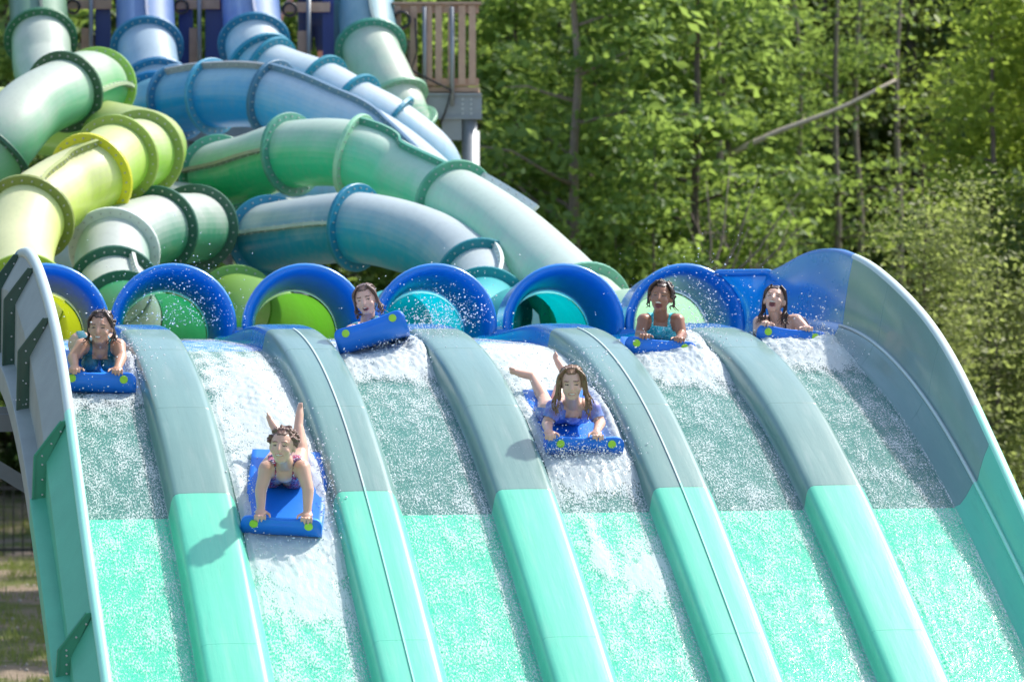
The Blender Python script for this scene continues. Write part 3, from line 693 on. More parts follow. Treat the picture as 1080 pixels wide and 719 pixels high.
# ------------------------------------------------------------------ woods
bark = m_plain('tree_bark', (.12, .095, .075, 1), .9, 0, .4, 14, .8, 0, 30)
barkp = m_plain('pale_bark', (.22, .18, .145, 1), .85, 0, .35, 12, .7, 0, 30)
LF = dict(
    mid=m_leaf('mid_green_leaf', (.11, .20, .045, 1), (.19, .31, .065, 1), (.15, .27, .09, 1), .64),
    bright=m_leaf('yellow_green_leaf', (.17, .26, .03, 1), (.27, .35, .045, 1), (.22, .30, .04, 1), .6),
    olive=m_leaf('olive_leaf', (.22, .25, .11, 1), (.33, .35, .17, 1), (.27, .29, .12, 1), .6),
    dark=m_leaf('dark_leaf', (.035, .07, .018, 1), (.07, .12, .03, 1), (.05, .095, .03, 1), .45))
def leaf_mesh(name, cent, nrm, size, mat, aspect=.62):
    """each leaf a small folded four-vertex blade"""
    n = len(cent); a = rng.standard_normal((n, 3)); nr = nrm/np.linalg.norm(nrm, axis=1, keepdims=True)
    a -= nr*(a*nr).sum(1, keepdims=True); a /= np.linalg.norm(a, axis=1, keepdims=True); b = np.cross(nr, a)
    sz = size[:, None]
    V = np.stack([cent-a*sz*.5, cent+b*sz*.5*aspect+nr*sz*.08, cent+a*sz*.55-nr*sz*.06, cent-b*sz*.5*aspect+nr*sz*.08], 1).reshape(-1, 3)
    i = np.arange(n)*4; F = np.stack([np.stack([i, i+1, i+2], 1), np.stack([i, i+2, i+3], 1)], 1).reshape(-1, 3)
    me = bpy.data.meshes.new(name); me.vertices.add(len(V)); me.vertices.foreach_set('co', V.ravel().astype(np.float32))
    me.loops.add(F.size); me.loops.foreach_set('vertex_index', F.ravel().astype(np.int32)); me.polygons.add(len(F))
    me.polygons.foreach_set('loop_start', (np.arange(len(F))*3).astype(np.int32)); me.polygons.foreach_set('loop_total', np.full(len(F), 3, np.int32))
    me.materials.append(mat); me.update(calc_edges=True); return me
def tree_proto(h, spread, nl, mat, barkm, low=.15, size=(.07, .15), r0=.11, flat=.45, nlimb=16, clump=.55, lean=0, per=5):
    mb = MB(); n = 9
    tp = [Vector((lean*(i/n)+.05*h/10*math.sin(i*1.3+rng.uniform(0, 6)), .05*h/10*math.cos(i*1.7), h*i/n)) for i in range(n+1)]
    tp[0].x = tp[0].y = 0
    mb.tube(tp, [r0*(1-.85*i/n) for i in range(n+1)], 9)
    cl = []
    for q in range(nlimb):
        f = low+(.97-low)*(q+rng.random())/nlimb; i = min(n-1, int(f*n)); p = tp[i].lerp(tp[i+1], f*n-i)
        az = rng.uniform(0, 2*PI); L = spread*(1.05-.72*max(0, f-.25)/.75)*rng.uniform(.65, 1.1)
        d = Vector((math.cos(az), math.sin(az), rng.uniform(.12, .6))); d.normalize()
        pts = [p+d*L*x+Vector((0, 0, -.10*L*x*x))+Vector(rng.normal(size=3)*.05*L*x) for x in (0, .35, .7, 1)]
        r = r0*(1-.8*f)*.5; mb.tube(pts, [r, r*.7, r*.45, r*.2], 6)
        for x in np.linspace(.35, 1.05, per):
            c = p+d*L*x+Vector((rng.normal()*.28, rng.normal()*.28, rng.normal()*.18)); cl.append((c[:], clump*rng.uniform(.6, 1.25)))
    for _ in range(5): cl.append(((tp[-1]+Vector(rng.normal(size=3)*.3))[:], clump))
    k_ = nl//len(cl); cc = []
    for c, r in cl:
        # leaves lie in a few tilted layers inside each clump, which leaves gaps between
        m = int(k_*rng.uniform(.5, 1.5)); q = rng.standard_normal((m, 3))*np.array([r*.6, r*.6, r*flat*.6]); q[:, 2] = np.round(q[:, 2]/.16)*.16+rng.standard_normal(m)*.03
        cc.append(np.array(c)+q)
    cc = np.concatenate(cc); nr = rng.standard_normal((len(cc), 3))*.55+np.array([0, -.15, .8])
    sz = size[0]*.75+(size[1]*1.1-size[0]*.75)*rng.random(len(cc))**1.7
    tm = bpy.data.meshes.new('trunk'); tm.from_pydata(mb.v, [], mb.f); tm.materials.append(barkm); tm.polygons.foreach_set('use_smooth', [True]*len(tm.polygons)); tm.update()
    return tm, leaf_mesh('crown', cc, nr, sz, mat)
PR = dict(
    maple=tree_proto(9.2, 2.3, 7000, LF['mid'], bark, .10, (.11, .25), .13, .4, 22),
    maple2=tree_proto(9.6, 2.1, 6500, LF['mid'], barkp, .18, (.10, .23), .12, .4, 20),
    bright=tree_proto(8.6, 2.0, 6500, LF['bright'], bark, .12, (.10, .21), .10, .4, 20),
    olive=tree_proto(4.6, 1.15, 15000, LF['olive'], bark, .05, (.045, .09), .06, .9, 26, .38),
    dark=tree_proto(12, 2.6, 8000, LF['dark'], bark, .06, (.14, .28), .16, .5, 24),
    thin=tree_proto(10, 1.3, 2600, LF['mid'], barkp, .22, (.06, .12), .085, .4, 12, .4),
    sapling=tree_proto(6.0, 1.3, 3600, LF['mid'], bark, .08, (.10, .2), .05, .4, 14, .45))
GRP = 'trees of the wood behind the slide'
def tree(kind, u, Y, label, rz=None, sc=1.0, name='broadleaf_tree'):
    tm, cm = PR[kind]
    x = (u-540)*Y/FPX; root = thing(name, label, 'tree', (x, Y, 0), GRP)
    root.rotation_euler = (0, 0, rng.uniform(0, 2*PI) if rz is None else rz); root.scale = (sc, sc, sc*rng.uniform(.95, 1.05))
    for nm, me in (('trunk', tm), ('crown', cm)):
        o = bpy.data.objects.new(nm, me); C.objects.link(o); o.parent = root
L_MID = 'tall mid green leafy tree in the wood behind the slide'
L_DARK = 'dark shaded tree deep in the wood'
L_THIN = 'thin pale trunked tree with sparse leaves in the dark part of the wood'
L_BR = 'yellow green sunlit tree at the right edge of the wood'
tree('maple2', 607, 51.5, 'tree with a pale straight trunk showing, just right of the railing', 0.4, 1.0)
for u, Y in ((545, 54), (660, 55), (735, 52.5), (765, 55.5), (500, 57), (700, 58.5), (430, 55), (340, 56), (250, 55), (150, 56), (790, 59), (590, 58.5), (60, 57)): tree(random.choice(['maple', 'maple2']), u, Y, L_MID, None, random.uniform(.9, 1.1))
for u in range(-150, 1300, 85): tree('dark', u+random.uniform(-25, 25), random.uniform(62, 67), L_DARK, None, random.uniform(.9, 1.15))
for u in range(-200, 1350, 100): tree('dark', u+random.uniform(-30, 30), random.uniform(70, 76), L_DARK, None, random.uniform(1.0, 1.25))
for u, Y in ((882, 56), (905, 57), (760, 54), (840, 57.5), (948, 57)): tree('thin', u, Y, L_THIN)
for u, Y in ((1045, 49), (1105, 50), (1150, 49.5), (1080, 53)): tree('bright', u, Y, L_BR, None, random.uniform(.85, 1.0))
tree('olive', 975, 44.5, 'pale olive bushy tree standing just behind the tall slide wall', .3, 1.0, 'bushy_tree')
tree('olive', 1052, 46.5, 'smaller olive bush beside the pale olive bushy tree', 1.9, .85, 'bushy_tree')
for u, Y in ((1090, 47), (1065, 50)): tree('dark', u, Y, 'dark tree low behind the right hand slide wall', None, .42)
for u, Y in ((560, 52), (650, 50.5), (720, 53), (790, 51), (690, 50)): tree('sapling', u, Y, 'low leafy sapling at the foot of the wood', None, random.uniform(.7, .9), 'sapling')
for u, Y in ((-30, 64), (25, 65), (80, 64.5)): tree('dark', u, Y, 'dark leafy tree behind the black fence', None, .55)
# leaning dead trunk and a bare branching snag
lg = thing('dead_trunk', 'pale dead trunk leaning across the dark part of the wood', 'tree', W(838, 134, 52.4)); mb = MB()
p0, p1 = W(770, 163, 52.4), W(945, 86, 52.9); mb.tube([p0.lerp(p1, x)+Vector((0, 0, .03*math.sin(x*7))) for x in np.linspace(0, 1, 8)], [.042-.018*x for x in np.linspace(0, 1, 8)], 9); mb.build('trunk', m_plain('bleached_wood', (.46, .39, .31, 1), .85, 0, .3, 12, .6), lg, True)
sn = thing('bare_snag', 'leafless grey snag with fanning branches between the leafy trees', 'tree', (W(745, 300, 50).x, 50, 0)); mb = MB()
b0 = W(742, 320, 50); g0 = Vector((b0.x, 50, 0)); mb.tube([g0, g0.lerp(b0, .5)+Vector((.05, 0, 0)), b0], [.06, .05, .04], 8)
for (u, v) in ((800, 185), (845, 200), (850, 235), (770, 175), (745, 190), (830, 255), (790, 240)):
    e = W(u, v, 50+rng.normal()*.3); m_ = b0.lerp(e, .5)+Vector((.08, 0, -.05)); mb.tube([b0, b0.lerp(m_, .5), m_, m_.lerp(e, .5)+Vector((0, 0, .03)), e], [.025, .021, .016, .010, .004], 6)
    for _ in range(3):
        f = rng.uniform(.4, .9); q = b0.lerp(e, f); mb.tube([q, q+Vector(rng.normal(size=3)*.12), q+Vector((rng.normal()*.3, rng.normal()*.2, .2+abs(rng.normal())*.2))], [.008, .006, .002], 5)
mb.build('trunk', barkp, sn, True)
# ground-level undergrowth below the wood
n = 26000; cy = rng.uniform(50.5, 66, n); cx = rng.uniform(-13, 13, n); cx = np.where((cx < -4.2) & (cy < 63), -cx*.6, cx); hz = np.array([1.0+.7*noise.noise((x*.5, y*.5, 5)) for x, y in zip(cx, cy)])
cz = rng.random(n)*np.clip(hz, .2, 2)
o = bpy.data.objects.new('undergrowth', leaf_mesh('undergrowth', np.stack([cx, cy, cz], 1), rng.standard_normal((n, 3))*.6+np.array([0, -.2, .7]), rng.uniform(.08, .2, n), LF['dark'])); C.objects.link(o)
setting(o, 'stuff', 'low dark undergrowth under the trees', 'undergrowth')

# ------------------------------------------------------------------ riders and mats
def capsule(mb, a, b, ra, rb, n=14, squash=None):
    """tapered limb piece with rounded ends"""
    a = Vector(a); b = Vector(b); d = b-a; L = max(d.length, 1e-5); d.normalize()
    e = d.cross(Vector((0, 0, 1))) if abs(d.z) < .9 else d.cross(Vector((1, 0, 0)))
    e.normalize(); g = d.cross(e); vs = []; m = 0
    rows = [(a-d*ra*math.cos(x), ra*math.sin(x)) for x in (.02, .5, 1.0, PI/2)]+[(b+d*rb*math.sin(x), rb*math.cos(x)) for x in (0, .55, 1.05, PI/2-.02)]
    for c, r in rows: vs += [c+(e*math.cos(2*PI*k/n)+g*math.sin(2*PI*k/n))*r for k in range(n)]
    m = len(rows); fs = [(i*n+k, i*n+(k+1) % n, (i+1)*n+(k+1) % n, (i+1)*n+k) for i in range(m-1) for k in range(n)]
    fs += [tuple(range(n-1, -1, -1)), tuple(range((m-1)*n, m*n))]; mb.add(vs, fs)
def ellipsoid(mb, c, ax, n=16, m=10):
    """ax: three half-axis vectors"""
    c = Vector(c); vs = []
    for i in range(m+1):
        th = .02+(PI-.04)*i/m
        for k in range(n):
            p = 2*PI*k/n; vs.append(c+ax[0]*math.sin(th)*math.cos(p)+ax[1]*math.sin(th)*math.sin(p)+ax[2]*math.cos(th))
    fs = [(i*n+k, (i+1)*n+k, (i+1)*n+(k+1) % n, i*n+(k+1) % n) for i in range(m) for k in range(n)]
    fs += [tuple(range(n)), tuple(range((m+1)*n-1, m*n-1, -1))]; mb.add(vs, fs)
def fuse(mb, name, voxel=.006, smooth=3):
    """one continuous skin grown over the pieces"""
    me = bpy.data.meshes.new('tmp'); me.from_pydata(mb.v, [], mb.f); o = bpy.data.objects.new('tmp', me); C.objects.link(o)
    bm = bmesh.new(); bm.from_mesh(me); bmesh.ops.recalc_face_normals(bm, faces=bm.faces); bm.to_mesh(me); bm.free()
    r = o.modifiers.new('r', 'REMESH'); r.mode = 'VOXEL'; r.voxel_size = voxel; r.use_smooth_shade = True
    s_ = o.modifiers.new('s', 'SMOOTH'); s_.factor = .5; s_.iterations = smooth
    dg = bpy.context.evaluated_depsgraph_get(); ev = o.evaluated_get(dg); out = bpy.data.meshes.new_from_object(ev)
    bpy.data.objects.remove(o); out.name = name
    out.polygons.foreach_set('use_smooth', [True]*len(out.polygons)); return out
def seg_d(P, a, b):
    a = np.array(a); b = np.array(b); d = b-a; t = np.clip(((P-a)@d)/max(d@d, 1e-9), 0, 1)
    return np.linalg.norm(P-(a+t[:, None]*d), axis=1), t
def child(name, me, root):
    o = bpy.data.objects.new(name, me); C.objects.link(o); o.parent = root; return o

mat_foam = m_plain('mat_foam', lin('#0874dc'), .45, 0, .10, 6, .15, .2, 90)
mat_edge = m_plain('mat_edge_foam', lin('#2a92ea'), .45, 0, .08, 6)
mat_plug = m_plain('lime_handle_plug', lin('#a4d63a'), .4, 0, .06)
mat_dark = m_plain('brow_and_lash', (.20, .12, .085, 1), .7)
mat_lash = m_plain('lash', (.07, .042, .033, 1), .6)
mat_mouth = m_plain('open_mouth', (.15, .03, .03, 1), .4)
mat_teeth = m_plain('teeth', (.62, .56, .50, 1), .3)

def rider_matrix(R):
    s = R['s']; th = math.atan(slope(s-.35))-R.get('pitch', 0)
    up = -DV*math.cos(th)+Vector((0, 0, 1))*math.sin(th); nn = RV.cross(up)
    m = Matrix((RV, up, nn)).transposed().to_4x4(); m.translation = S(s, R['t'], zlane(s)+.012+R.get('air', 0))
    return m @ Matrix.Rotation(R.get('roll', 0), 4, 'Y') @ Matrix.Rotation(R.get('yaw', 0), 4, 'Z'), th
def mat_mesh(hw=.245, hn=.175, L=.98):
    th = .036
    path = [(L, .0), (L-.02, .002), (.7, .003), (.35, .003), (.12, .004), (.04, .012), (.0, .04), (-.022, .08), (-.028, hn-.058), (-.026, hn-.048), (-.024, hn-.036), (-.022, hn-.024), (-.020, hn-.014), (-.018, hn-.006), (-.016, hn)]
    vs = []; fs = []; mi = []; K = 16; n = 2*K
    for i, (y, z) in enumerate(path):
        a = path[max(i-1, 0)]; b = path[min(i+1, len(path)-1)]; d = Vector((b[0]-a[0], b[1]-a[1])).normalized(); nr = Vector((d.y, -d.x)) if True else None
        # inside of the curl faces the rider
        if nr.y < 0 and abs(nr.y) > abs(nr.x): nr = -nr
        if abs(nr.x) >= abs(nr.y) and nr.x < 0: nr = -nr
        dist = hn-z if i > 6 else 1; w = hw
        if dist < .055: w = hw-.055+math.sqrt(max(0, .055**2-(.055-dist)**2))
        if i == 0: w = hw-.03
        f = 1.0 if 0 < i < len(path)-1 else .55
        for k_ in range(K): # underside / front
            x = -w+2*w*k_/(K-1); vs.append((x, y+nr.x*th*.5*(1-f), z+nr.y*th*.5*(1-f)-(.012*math.cos(x/hw*PI/2)**2 if dist < .04 else 0)))
        for k_ in range(K):
            x = w-2*w*k_/(K-1); vs.append((x*.992, y+nr.x*th*(1-.5*(1-f)), z+nr.y*th*(1-.5*(1-f))-(.012*math.cos(x/hw*PI/2)**2 if dist < .04 else 0)))
    for i in range(len(path)-1):
        for k_ in range(n):
            fs.append((i*n+k_, i*n+(k_+1) % n, (i+1)*n+(k_+1) % n, (i+1)*n+k_)); mi.append(1 if k_ in (K-1, n-1) else 0)
    fs += [tuple(range(n-1, -1, -1)), tuple(range((len(path)-1)*n, len(path)*n))]; mi += [1, 1]
    me = bpy.data.meshes.new('mat_body'); me.from_pydata(vs, [], fs); me.materials.append(mat_foam); me.materials.append(mat_edge)
    bm = bmesh.new(); bm.from_mesh(me); bmesh.ops.recalc_face_normals(bm, faces=bm.faces); bm.to_mesh(me); bm.free()
    me.polygons.foreach_set('material_index', mi); me.polygons.foreach_set('use_smooth', [True]*len(mi)); me.update(); return me
MAT_ME = mat_mesh()
pm = MB(); pm.tube([(0, .004, 0), (0, -.006, 0), (0, -.008, 0)], [.026, .026, .019], 18)
PLUG_ME = bpy.data.meshes.new('handle_plug'); PLUG_ME.from_pydata(pm.v, [], pm.f); PLUG_ME.materials.append(mat_plug); PLUG_ME.update()

def build_rider(R, D):
    m, th = rider_matrix(R); inv = m.inverted(); cam0 = inv @ Vector((0, 0, HC))
    def at(u, v, y):    # local point on the line of sight through photo pixel (u, v), y metres behind the mat nose
        d = (inv @ W(u, v, 20.0))-cam0; f = (y-cam0.y)/d.y; return cam0+d*f
    mt = thing('slide_mat', D['mat_label'], 'foam mat', (0, 0, 0), 'blue foam mats the riders lie on'); mt.matrix_world = m
    child('mat_body', MAT_ME, mt)
    for sx in (-1, 1):
        o = child('handle_plug', PLUG_ME, mt); o.location = (sx*.165, -.026, .128)
    root = thing('person', D['label'], 'person', (0, 0, 0)); root.matrix_world = m
    g = D['scale']
    hd = at(*D['head']); sh = [at(*p) for p in D['sh']]; el_ = [at(*p) for p in D['el']]; ha = [at(*p) for p in D['ha']]
    for h in ha:
        if D.get('low_hands'): h.z = .10; h.y = .08
        else: h.z = .182; h.y = .03
    mid = (sh[0]+sh[1])*.5; ch = mid+Vector((0, .10*g, -.055*g)); ch.z = max(ch.z, .12)
    pv = Vector(D['pelvis']); kn = [at(*p) if p[0] > 20 else Vector(p) for p in D['knee']]; an = [at(*p) if len(p) == 3 and p[0] > 20 else Vector(p) for p in D['ankle']]
    up0 = Vector((0, math.sin(th), math.cos(th))); fw0 = Vector((0, -math.cos(th), math.sin(th))); p = D.get('tilt', 0); yw = D.get('turn', -.2); rl = D.get('lean', 0)
    hu = up0*math.cos(p)-fw0*math.sin(p); hf = fw0*math.cos(p)+up0*math.sin(p)
    q = Matrix.Rotation(yw, 3, up0); hu = q @ hu; hf = q @ hf; q = Matrix.Rotation(rl, 3, hf); hu = q @ hu; hx = hf.cross(hu).normalized()
    hx = -hx if hx.x < 0 else hx
    H = lambda x, f, u: hd+hx*x*g+hf*f*g+hu*u*g
    mb = MB()
    # head: cranium, face, jaw, cheeks, nose, brow, lips, ears
    ellipsoid(mb, H(0, -.012, .022), [hx*.074*g, hf*.090*g, hu*.082*g])
    ellipsoid(mb, H(0, .022, -.018), [hx*.060*g, hf*.062*g, hu*.080*g])
    ellipsoid(mb, H(0, .040, -.078), [hx*.034*g, hf*.034*g, hu*.024*g])
    for sx in (-1, 1):
        ellipsoid(mb, H(.036*sx, .052, -.026), [hx*.024*g, hf*.022*g, hu*.022*g])
        ellipsoid(mb, H(.074*sx, -.008, -.006), [hx*.009*g, hf*.016*g, hu*.028*g])
        ellipsoid(mb, H(.030*sx, .068, .026), [hx*.024*g, hf*.012*g, hu*.008*g])
    capsule(mb, H(0, .078, .015), H(0, .096, -.022), .008*g, .0125*g)
    mo = D.get('mouth', 'shut')
    if mo == 'open': 
        ellipsoid(mb, H(0, .074, -.036), [hx*.026*g, hf*.012*g, hu*.007*g]); ellipsoid(mb, H(0, .066, -.086), [hx*.022*g, hf*.014*g, hu*.009*g])
    else:
        ellipsoid(mb, H(0, .076, -.046), [hx*.024*g, hf*.012*g, hu*.006*g]); ellipsoid(mb, H(0, .074, -.058), [hx*.020*g, hf*.012*g, hu*.007*g])
    nb = mid+Vector((0, .05*g, .0)); capsule(mb, nb, H(0, -.025, -.055), .054*g, .044*g)
    # trunk
    for sx, s_ in ((-1, sh[0]), (1, sh[1])):
        capsule(mb, nb+Vector((sx*.03, .0, -.01)), s_+Vector((0, .012, 0)), .052*g, .049*g)
        capsule(mb, Vector((ch.x+sx*.066*g, ch.y, ch.z)), Vector(((ch.x+pv.x)/2+sx*.05*g, (ch.y+pv.y)/2, (ch.z+pv.z)/2)), .082*g, .072*g)
        capsule(mb, Vector(((ch.x+pv.x)/2+sx*.05*g, (ch.y+pv.y)/2, (ch.z+pv.z)/2)), Vector((pv.x+sx*.068*g, pv.y, pv.z)), .072*g, .088*g)
        capsule(mb, mid+Vector((sx*.07*g, .04*g, -.03*g)), Vector((ch.x+sx*.07*g, ch.y, ch.z)), .06*g, .08*g)
        if D.get('bust'): ellipsoid(mb, mid+Vector((sx*.062*g, -.012*g, -.115*g)), [Vector((.052*g, 0, 0)), Vector((0, .052*g, 0)), Vector((0, 0, .052*g))])
    capsule(mb, mid+Vector((0, .035, -.05*g)), ch, .06*g, .085*g)
    bones = []
    for i, sx in ((0, -1), (1, 1)):
        capsule(mb, sh[i], el_[i], .046*g, .036*g); capsule(mb, el_[i], ha[i], .037*g, .024*g); bones.append((sh[i], el_[i], .044)); bones.append((el_[i], ha[i], .03))
        # hand: palm, four fingers curled over the nose of the mat, thumb beside
        h = ha[i]; ellipsoid(mb, h+Vector((0, -.012, .0)), [Vector((.036*g, 0, 0)), Vector((0, .038*g, 0)), Vector((0, 0, .018*g))])
        for q_ in range(4):
            fx = (-.027+.018*q_)*g; L = (.034, .042, .040, .030)[q_ if sx < 0 else 3-q_]*g
            a = h+Vector((fx, -.036*g, .004)); b = a+Vector((fx*.15, -L*.8, .006)); c = b+Vector((0, -L*.35, -L*.7))
            capsule(mb, a-Vector((0, .02, 0)), b, .0085*g, .008*g, 8); capsule(mb, b, c, .008*g, .007*g, 8)
        a = h+Vector((-sx*.030*g, -.004, 0)); b = a+Vector((-sx*.022*g, -.022*g, 0)); capsule(mb, a, b, .010*g, .009*g, 8); capsule(mb, b, b+Vector((-sx*.006, -.022*g, -.006)), .009*g, .0075*g, 8)
        hp = Vector((pv.x+sx*.075*g, pv.y+.05, pv.z-.01))
        lk = D.get('leg', 1)*g; capsule(mb, hp, kn[i], .07*lk, .046*lk); capsule(mb, kn[i], kn[i].lerp(an[i], .35), .046*lk, .044*lk); capsule(mb, kn[i].lerp(an[i], .35), an[i], .044*lk, .028*lk)
        bones.append((hp, kn[i], .07)); bones.append((kn[i], an[i], .045))
        ft = Vector(D['foot'][i]).normalized(); hl = (an[i]-kn[i]).normalized()
        capsule(mb, an[i]+hl*.012, an[i]+ft*.085*g, .029*g, .026*g); capsule(mb, an[i]+ft*.085*g, an[i]+ft*.145*g, .026*g, .017*g)
        for q_ in range(5):
            sidev = ft.cross(hl); sidev = sidev.normalized() if sidev.length > .1 else Vector((1, 0, 0))
            a = an[i]+ft*.135*g+sidev*(-.022+.011*q_)*g; capsule(mb, a, a+ft*(.03-.003*q_)*g, .008*g, .0065*g, 8)
    me = fuse(mb, 'body', .0058, 3)
    # face and lip colours live in small regions of the one body mesh
    n = len(me.polygons); cen = np.empty(n*3); me.polygons.foreach_get('center', cen); cen = cen.reshape(-1, 3)
    rel = (cen-np.array(hd))/g; fx = rel@np.array(hx); ff = rel@np.array(hf); fu = rel@np.array(hu); idx = np.zeros(n, np.int32); front = ff > .035
    def patch(x, u, a, b): return front & (((fx-x)/a)**2+((fu-u)/b)**2 < 1)
    for sx in (-1, 1):
        idx[patch(.031*sx, .028, .019, .0038)] = 1; idx[patch(.030*sx, D.get('eye_u', .006), .013, .0040)] = 5
    if mo == 'open':
        idx[patch(0, -.060, .028, .026)] = 2; idx[patch(0, -.060, .021, .019)] = 3; idx[patch(0, -.043, .019, .0055)] = 4
    elif mo == 'smile':
        idx[patch(0, -.051, .026, .0105)] = 2; idx[patch(0, -.051, .019, .0048)] = 4
    elif mo == 'ajar':
        idx[patch(0, -.055, .024, .018)] = 2; idx[patch(0, -.056, .018, .011)] = 3; idx[patch(0, -.049, .014, .0045)] = 4
    else: idx[patch(0, -.051, .026, .009)] = 2
    sk = D['skin']; lipm = m_plain('lips', (sk[0]*.82, sk[1]*.55, sk[2]*.55, 1), .35)
    for mm in (m_skin('skin', sk), mat_dark, lipm, mat_mouth, mat_teeth, mat_lash): me.materials.append(mm)
    me.polygons.foreach_set('material_index', idx); me.update(); child('body', me, root)
    # clothing follows the body a few millimetres outside it
    nv = len(me.vertices); co_ = np.empty(nv*3); me.vertices.foreach_get('co', co_); co_ = co_.reshape(-1, 3); no = np.empty(nv*3); me.vertices.foreach_get('normal', no); no = no.reshape(-1, 3)
    ax = np.array(mid-pv); a_ = ((cen-np.array(pv))@ax)/(ax@ax); xr = cen[:, 0]-(pv.x+(mid.x-pv.x)*np.clip(a_, 0, 1.2))
    dT = np.minimum(np.minimum(seg_d(cen, pv, ch)[0], seg_d(cen, ch, mid)[0])-.10*g, 9)
    dA = np.min([seg_d(cen, b[0], b[1])[0]-b[2]*g for b in bones[:2]+bones[4:6]], axis=0); dL = np.min([seg_d(cen, b[0], b[1])[0]-b[2]*g for b in bones[2:4]+bones[6:8]], axis=0)
    dU = np.full(n, 9.); tU = np.zeros(n)
    for b in (bones[0], bones[4]):
        d_, t_ = seg_d(cen, b[0], b[1]); tU = np.where(d_ < dU, t_, tU); dU = np.minimum(d_, dU)
    dH = np.linalg.norm(cen-np.array(hd), axis=1); arm = dU < .056*g
    dF = np.minimum(seg_d(cen, *[tuple(x) for x in (bones[1][0], bones[1][1])])[0], seg_d(cen, tuple(bones[5][0]), tuple(bones[5][1]))[0])
    low = dF < .05*g; kind = D['suit']; neckz = (cen-np.array(mid))@np.array(up0)
    dW = np.min([np.linalg.norm(cen-np.array(x), axis=1) for x in ha], axis=0)
    torso = (dH > .128*g) & ~low & (dW > .13*g)
    if kind == 'tank': sel = torso & ~arm & (a_ > -.22) & ((neckz < D.get('neck', -.10)*g) | ((np.abs(np.abs(xr)-.074*g) < .024*g) & (neckz < .09*g))) & (dL > -.055)
    elif kind == 'bikini': sel = torso & ~arm & (((np.abs(np.abs(xr)-.058*g) < .0075) & (neckz < .09*g) & (a_ > .6)) | ((neckz < -.115*g) & (a_ > .5)) | ((a_ < .12) & (a_ > -.25) & False))
    else: sel = torso & (((~arm) & (neckz < -.005-.05*(np.abs(xr) < .055*g)) & (a_ > -.25)) | (arm & (tU < .8))) 
    off = D.get('off', .004); wv = np.array([noise.noise(Vector(c*16)) for c in co_])*D.get('wrinkle', 0)
    cv = co_+no*(off+wv)[:, None]; used = {}; vs = []; fs = []
    pol = me.polygons
    for i in np.nonzero(sel)[0]:
        f = []
        for v_i in pol[i].vertices:
            if v_i not in used: used[v_i] = len(vs); vs.append(cv[v_i])
            f.append(used[v_i])
        fs.append(f)
    sm = bpy.data.meshes.new('clothing'); sm.from_pydata([tuple(v) for v in vs], [], fs); sm.materials.append(D['cloth']); sm.polygons.foreach_set('use_smooth', [True]*len(fs)); sm.update()
    child('shirt' if kind == 'shirt' else 'swimsuit', sm, root)
    # hair
    hb = MB(); E3 = [hx*.081*g, hf*.090*g, hu*.085*g]; hc0 = H(0, -.026, .030)
    ellipsoid(hb, hc0, E3)
    rr = random.Random(hash_of(D['label']))
    for _ in range(D.get('strands', 150)):
        a0 = rr.uniform(-1, 1); pts = []
        for q_ in range(6):     # from the hairline at the forehead back and down over the sides
            t = q_/5; lat = a0*(.25+.9*t); lon = 1.05-2.5*t
            pts.append(hc0+E3[0]*1.03*math.sin(lat*1.35)*max(.25, abs(math.cos(lon*.6)))+(E3[1]*math.sin(lon)+E3[2]*math.cos(lon))*1.02*math.cos(lat*1.2))
        for q_ in range(5): capsule(hb, pts[q_]+Vector([rr.gauss(0, .002) for _ in range(3)]), pts[q_+1], .0046, .0040, 6)
    for st_ in D.get('locks', []):
        pts = [H(*p_[:3]) for p_ in st_[0]]; rd = st_[1]
        sp, _ = spline(pts, 5)
        for q_ in range(len(sp)-1):
            f0 = 1-q_/len(sp)*.7; capsule(hb, sp[q_], sp[q_+1], rd*f0, rd*(f0-.7/len(sp)), 8)
    for _ in range(D.get('curls', 0)):
        a0 = rr.uniform(-PI, PI); z_ = rr.uniform(-.25, 1); q_ = math.sqrt(max(0, 1-z_*z_))
        if math.sin(a0)*q_ > .55 and z_ < .75: continue
        c_ = hc0+(E3[0]*math.cos(a0)*q_+E3[1]*math.sin(a0)*q_+E3[2]*z_)*rr.uniform(1.0, 1.17); r_ = rr.uniform(.006, .012)
        ellipsoid(hb, c_, [hx*r_, hf*r_, hu*r_], 8, 6)
    for c_, r_ in D.get('puffs', []): ellipsoid(hb, H(*c_), [hx*r_*g, hf*r_*g, hu*r_*g], 10, 6)
    hm = fuse(hb, 'hair', .0030, 1); hm.materials.append(D['hair']); child('hair', hm, root)
def hash_of(s_): return sum(ord(c)*(i+1) for i, c in enumerate(s_))
def m_hair(name, c1, c2):
    k = NT(name); v = k.obj(); mp = k.n('ShaderNodeMapping'); k.l(v, mp.inputs[0]); mp.inputs['Scale'].default_value = (3, 1, .5)
    n1 = k.noise(mp.outputs[0], 60, 3); b = k.bsdf(k.mix(n1, c1, c2), .32, 0, 0, .5); k.bump(n1, b, .5, .004); return k.done(b.outputs[0])
def locks(n, seed, x0, x1, down, fwd, r=.006, spread=.02, both=True):
    rr = random.Random(seed); out = []
    for i in range(n):
        for sx in ((-1, 1) if both else (1,)):
            x = rr.uniform(x0, x1); dn = down*rr.uniform(.7, 1.1)
            out.append(([(sx*.035, .02+rr.gauss(0, .008), .105), (sx*x*.95, .03+rr.gauss(0, .012), .055), (sx*(x+.008), fwd+rr.gauss(0, .012), -.03), (sx*(x+spread+rr.gauss(0, .015)), fwd+rr.gauss(0, .015), -.03-dn*.55), (sx*(x+spread*.8+rr.gauss(0, .025)), fwd+rr.gauss(0, .02), -.03-dn)], r*rr.uniform(.7, 1.2)))
    return out
fair = (.64, .40, .29, 1); FB = [(-.1, .95, .0), (.1, .95, .0)]
rr_ = random.Random(4)
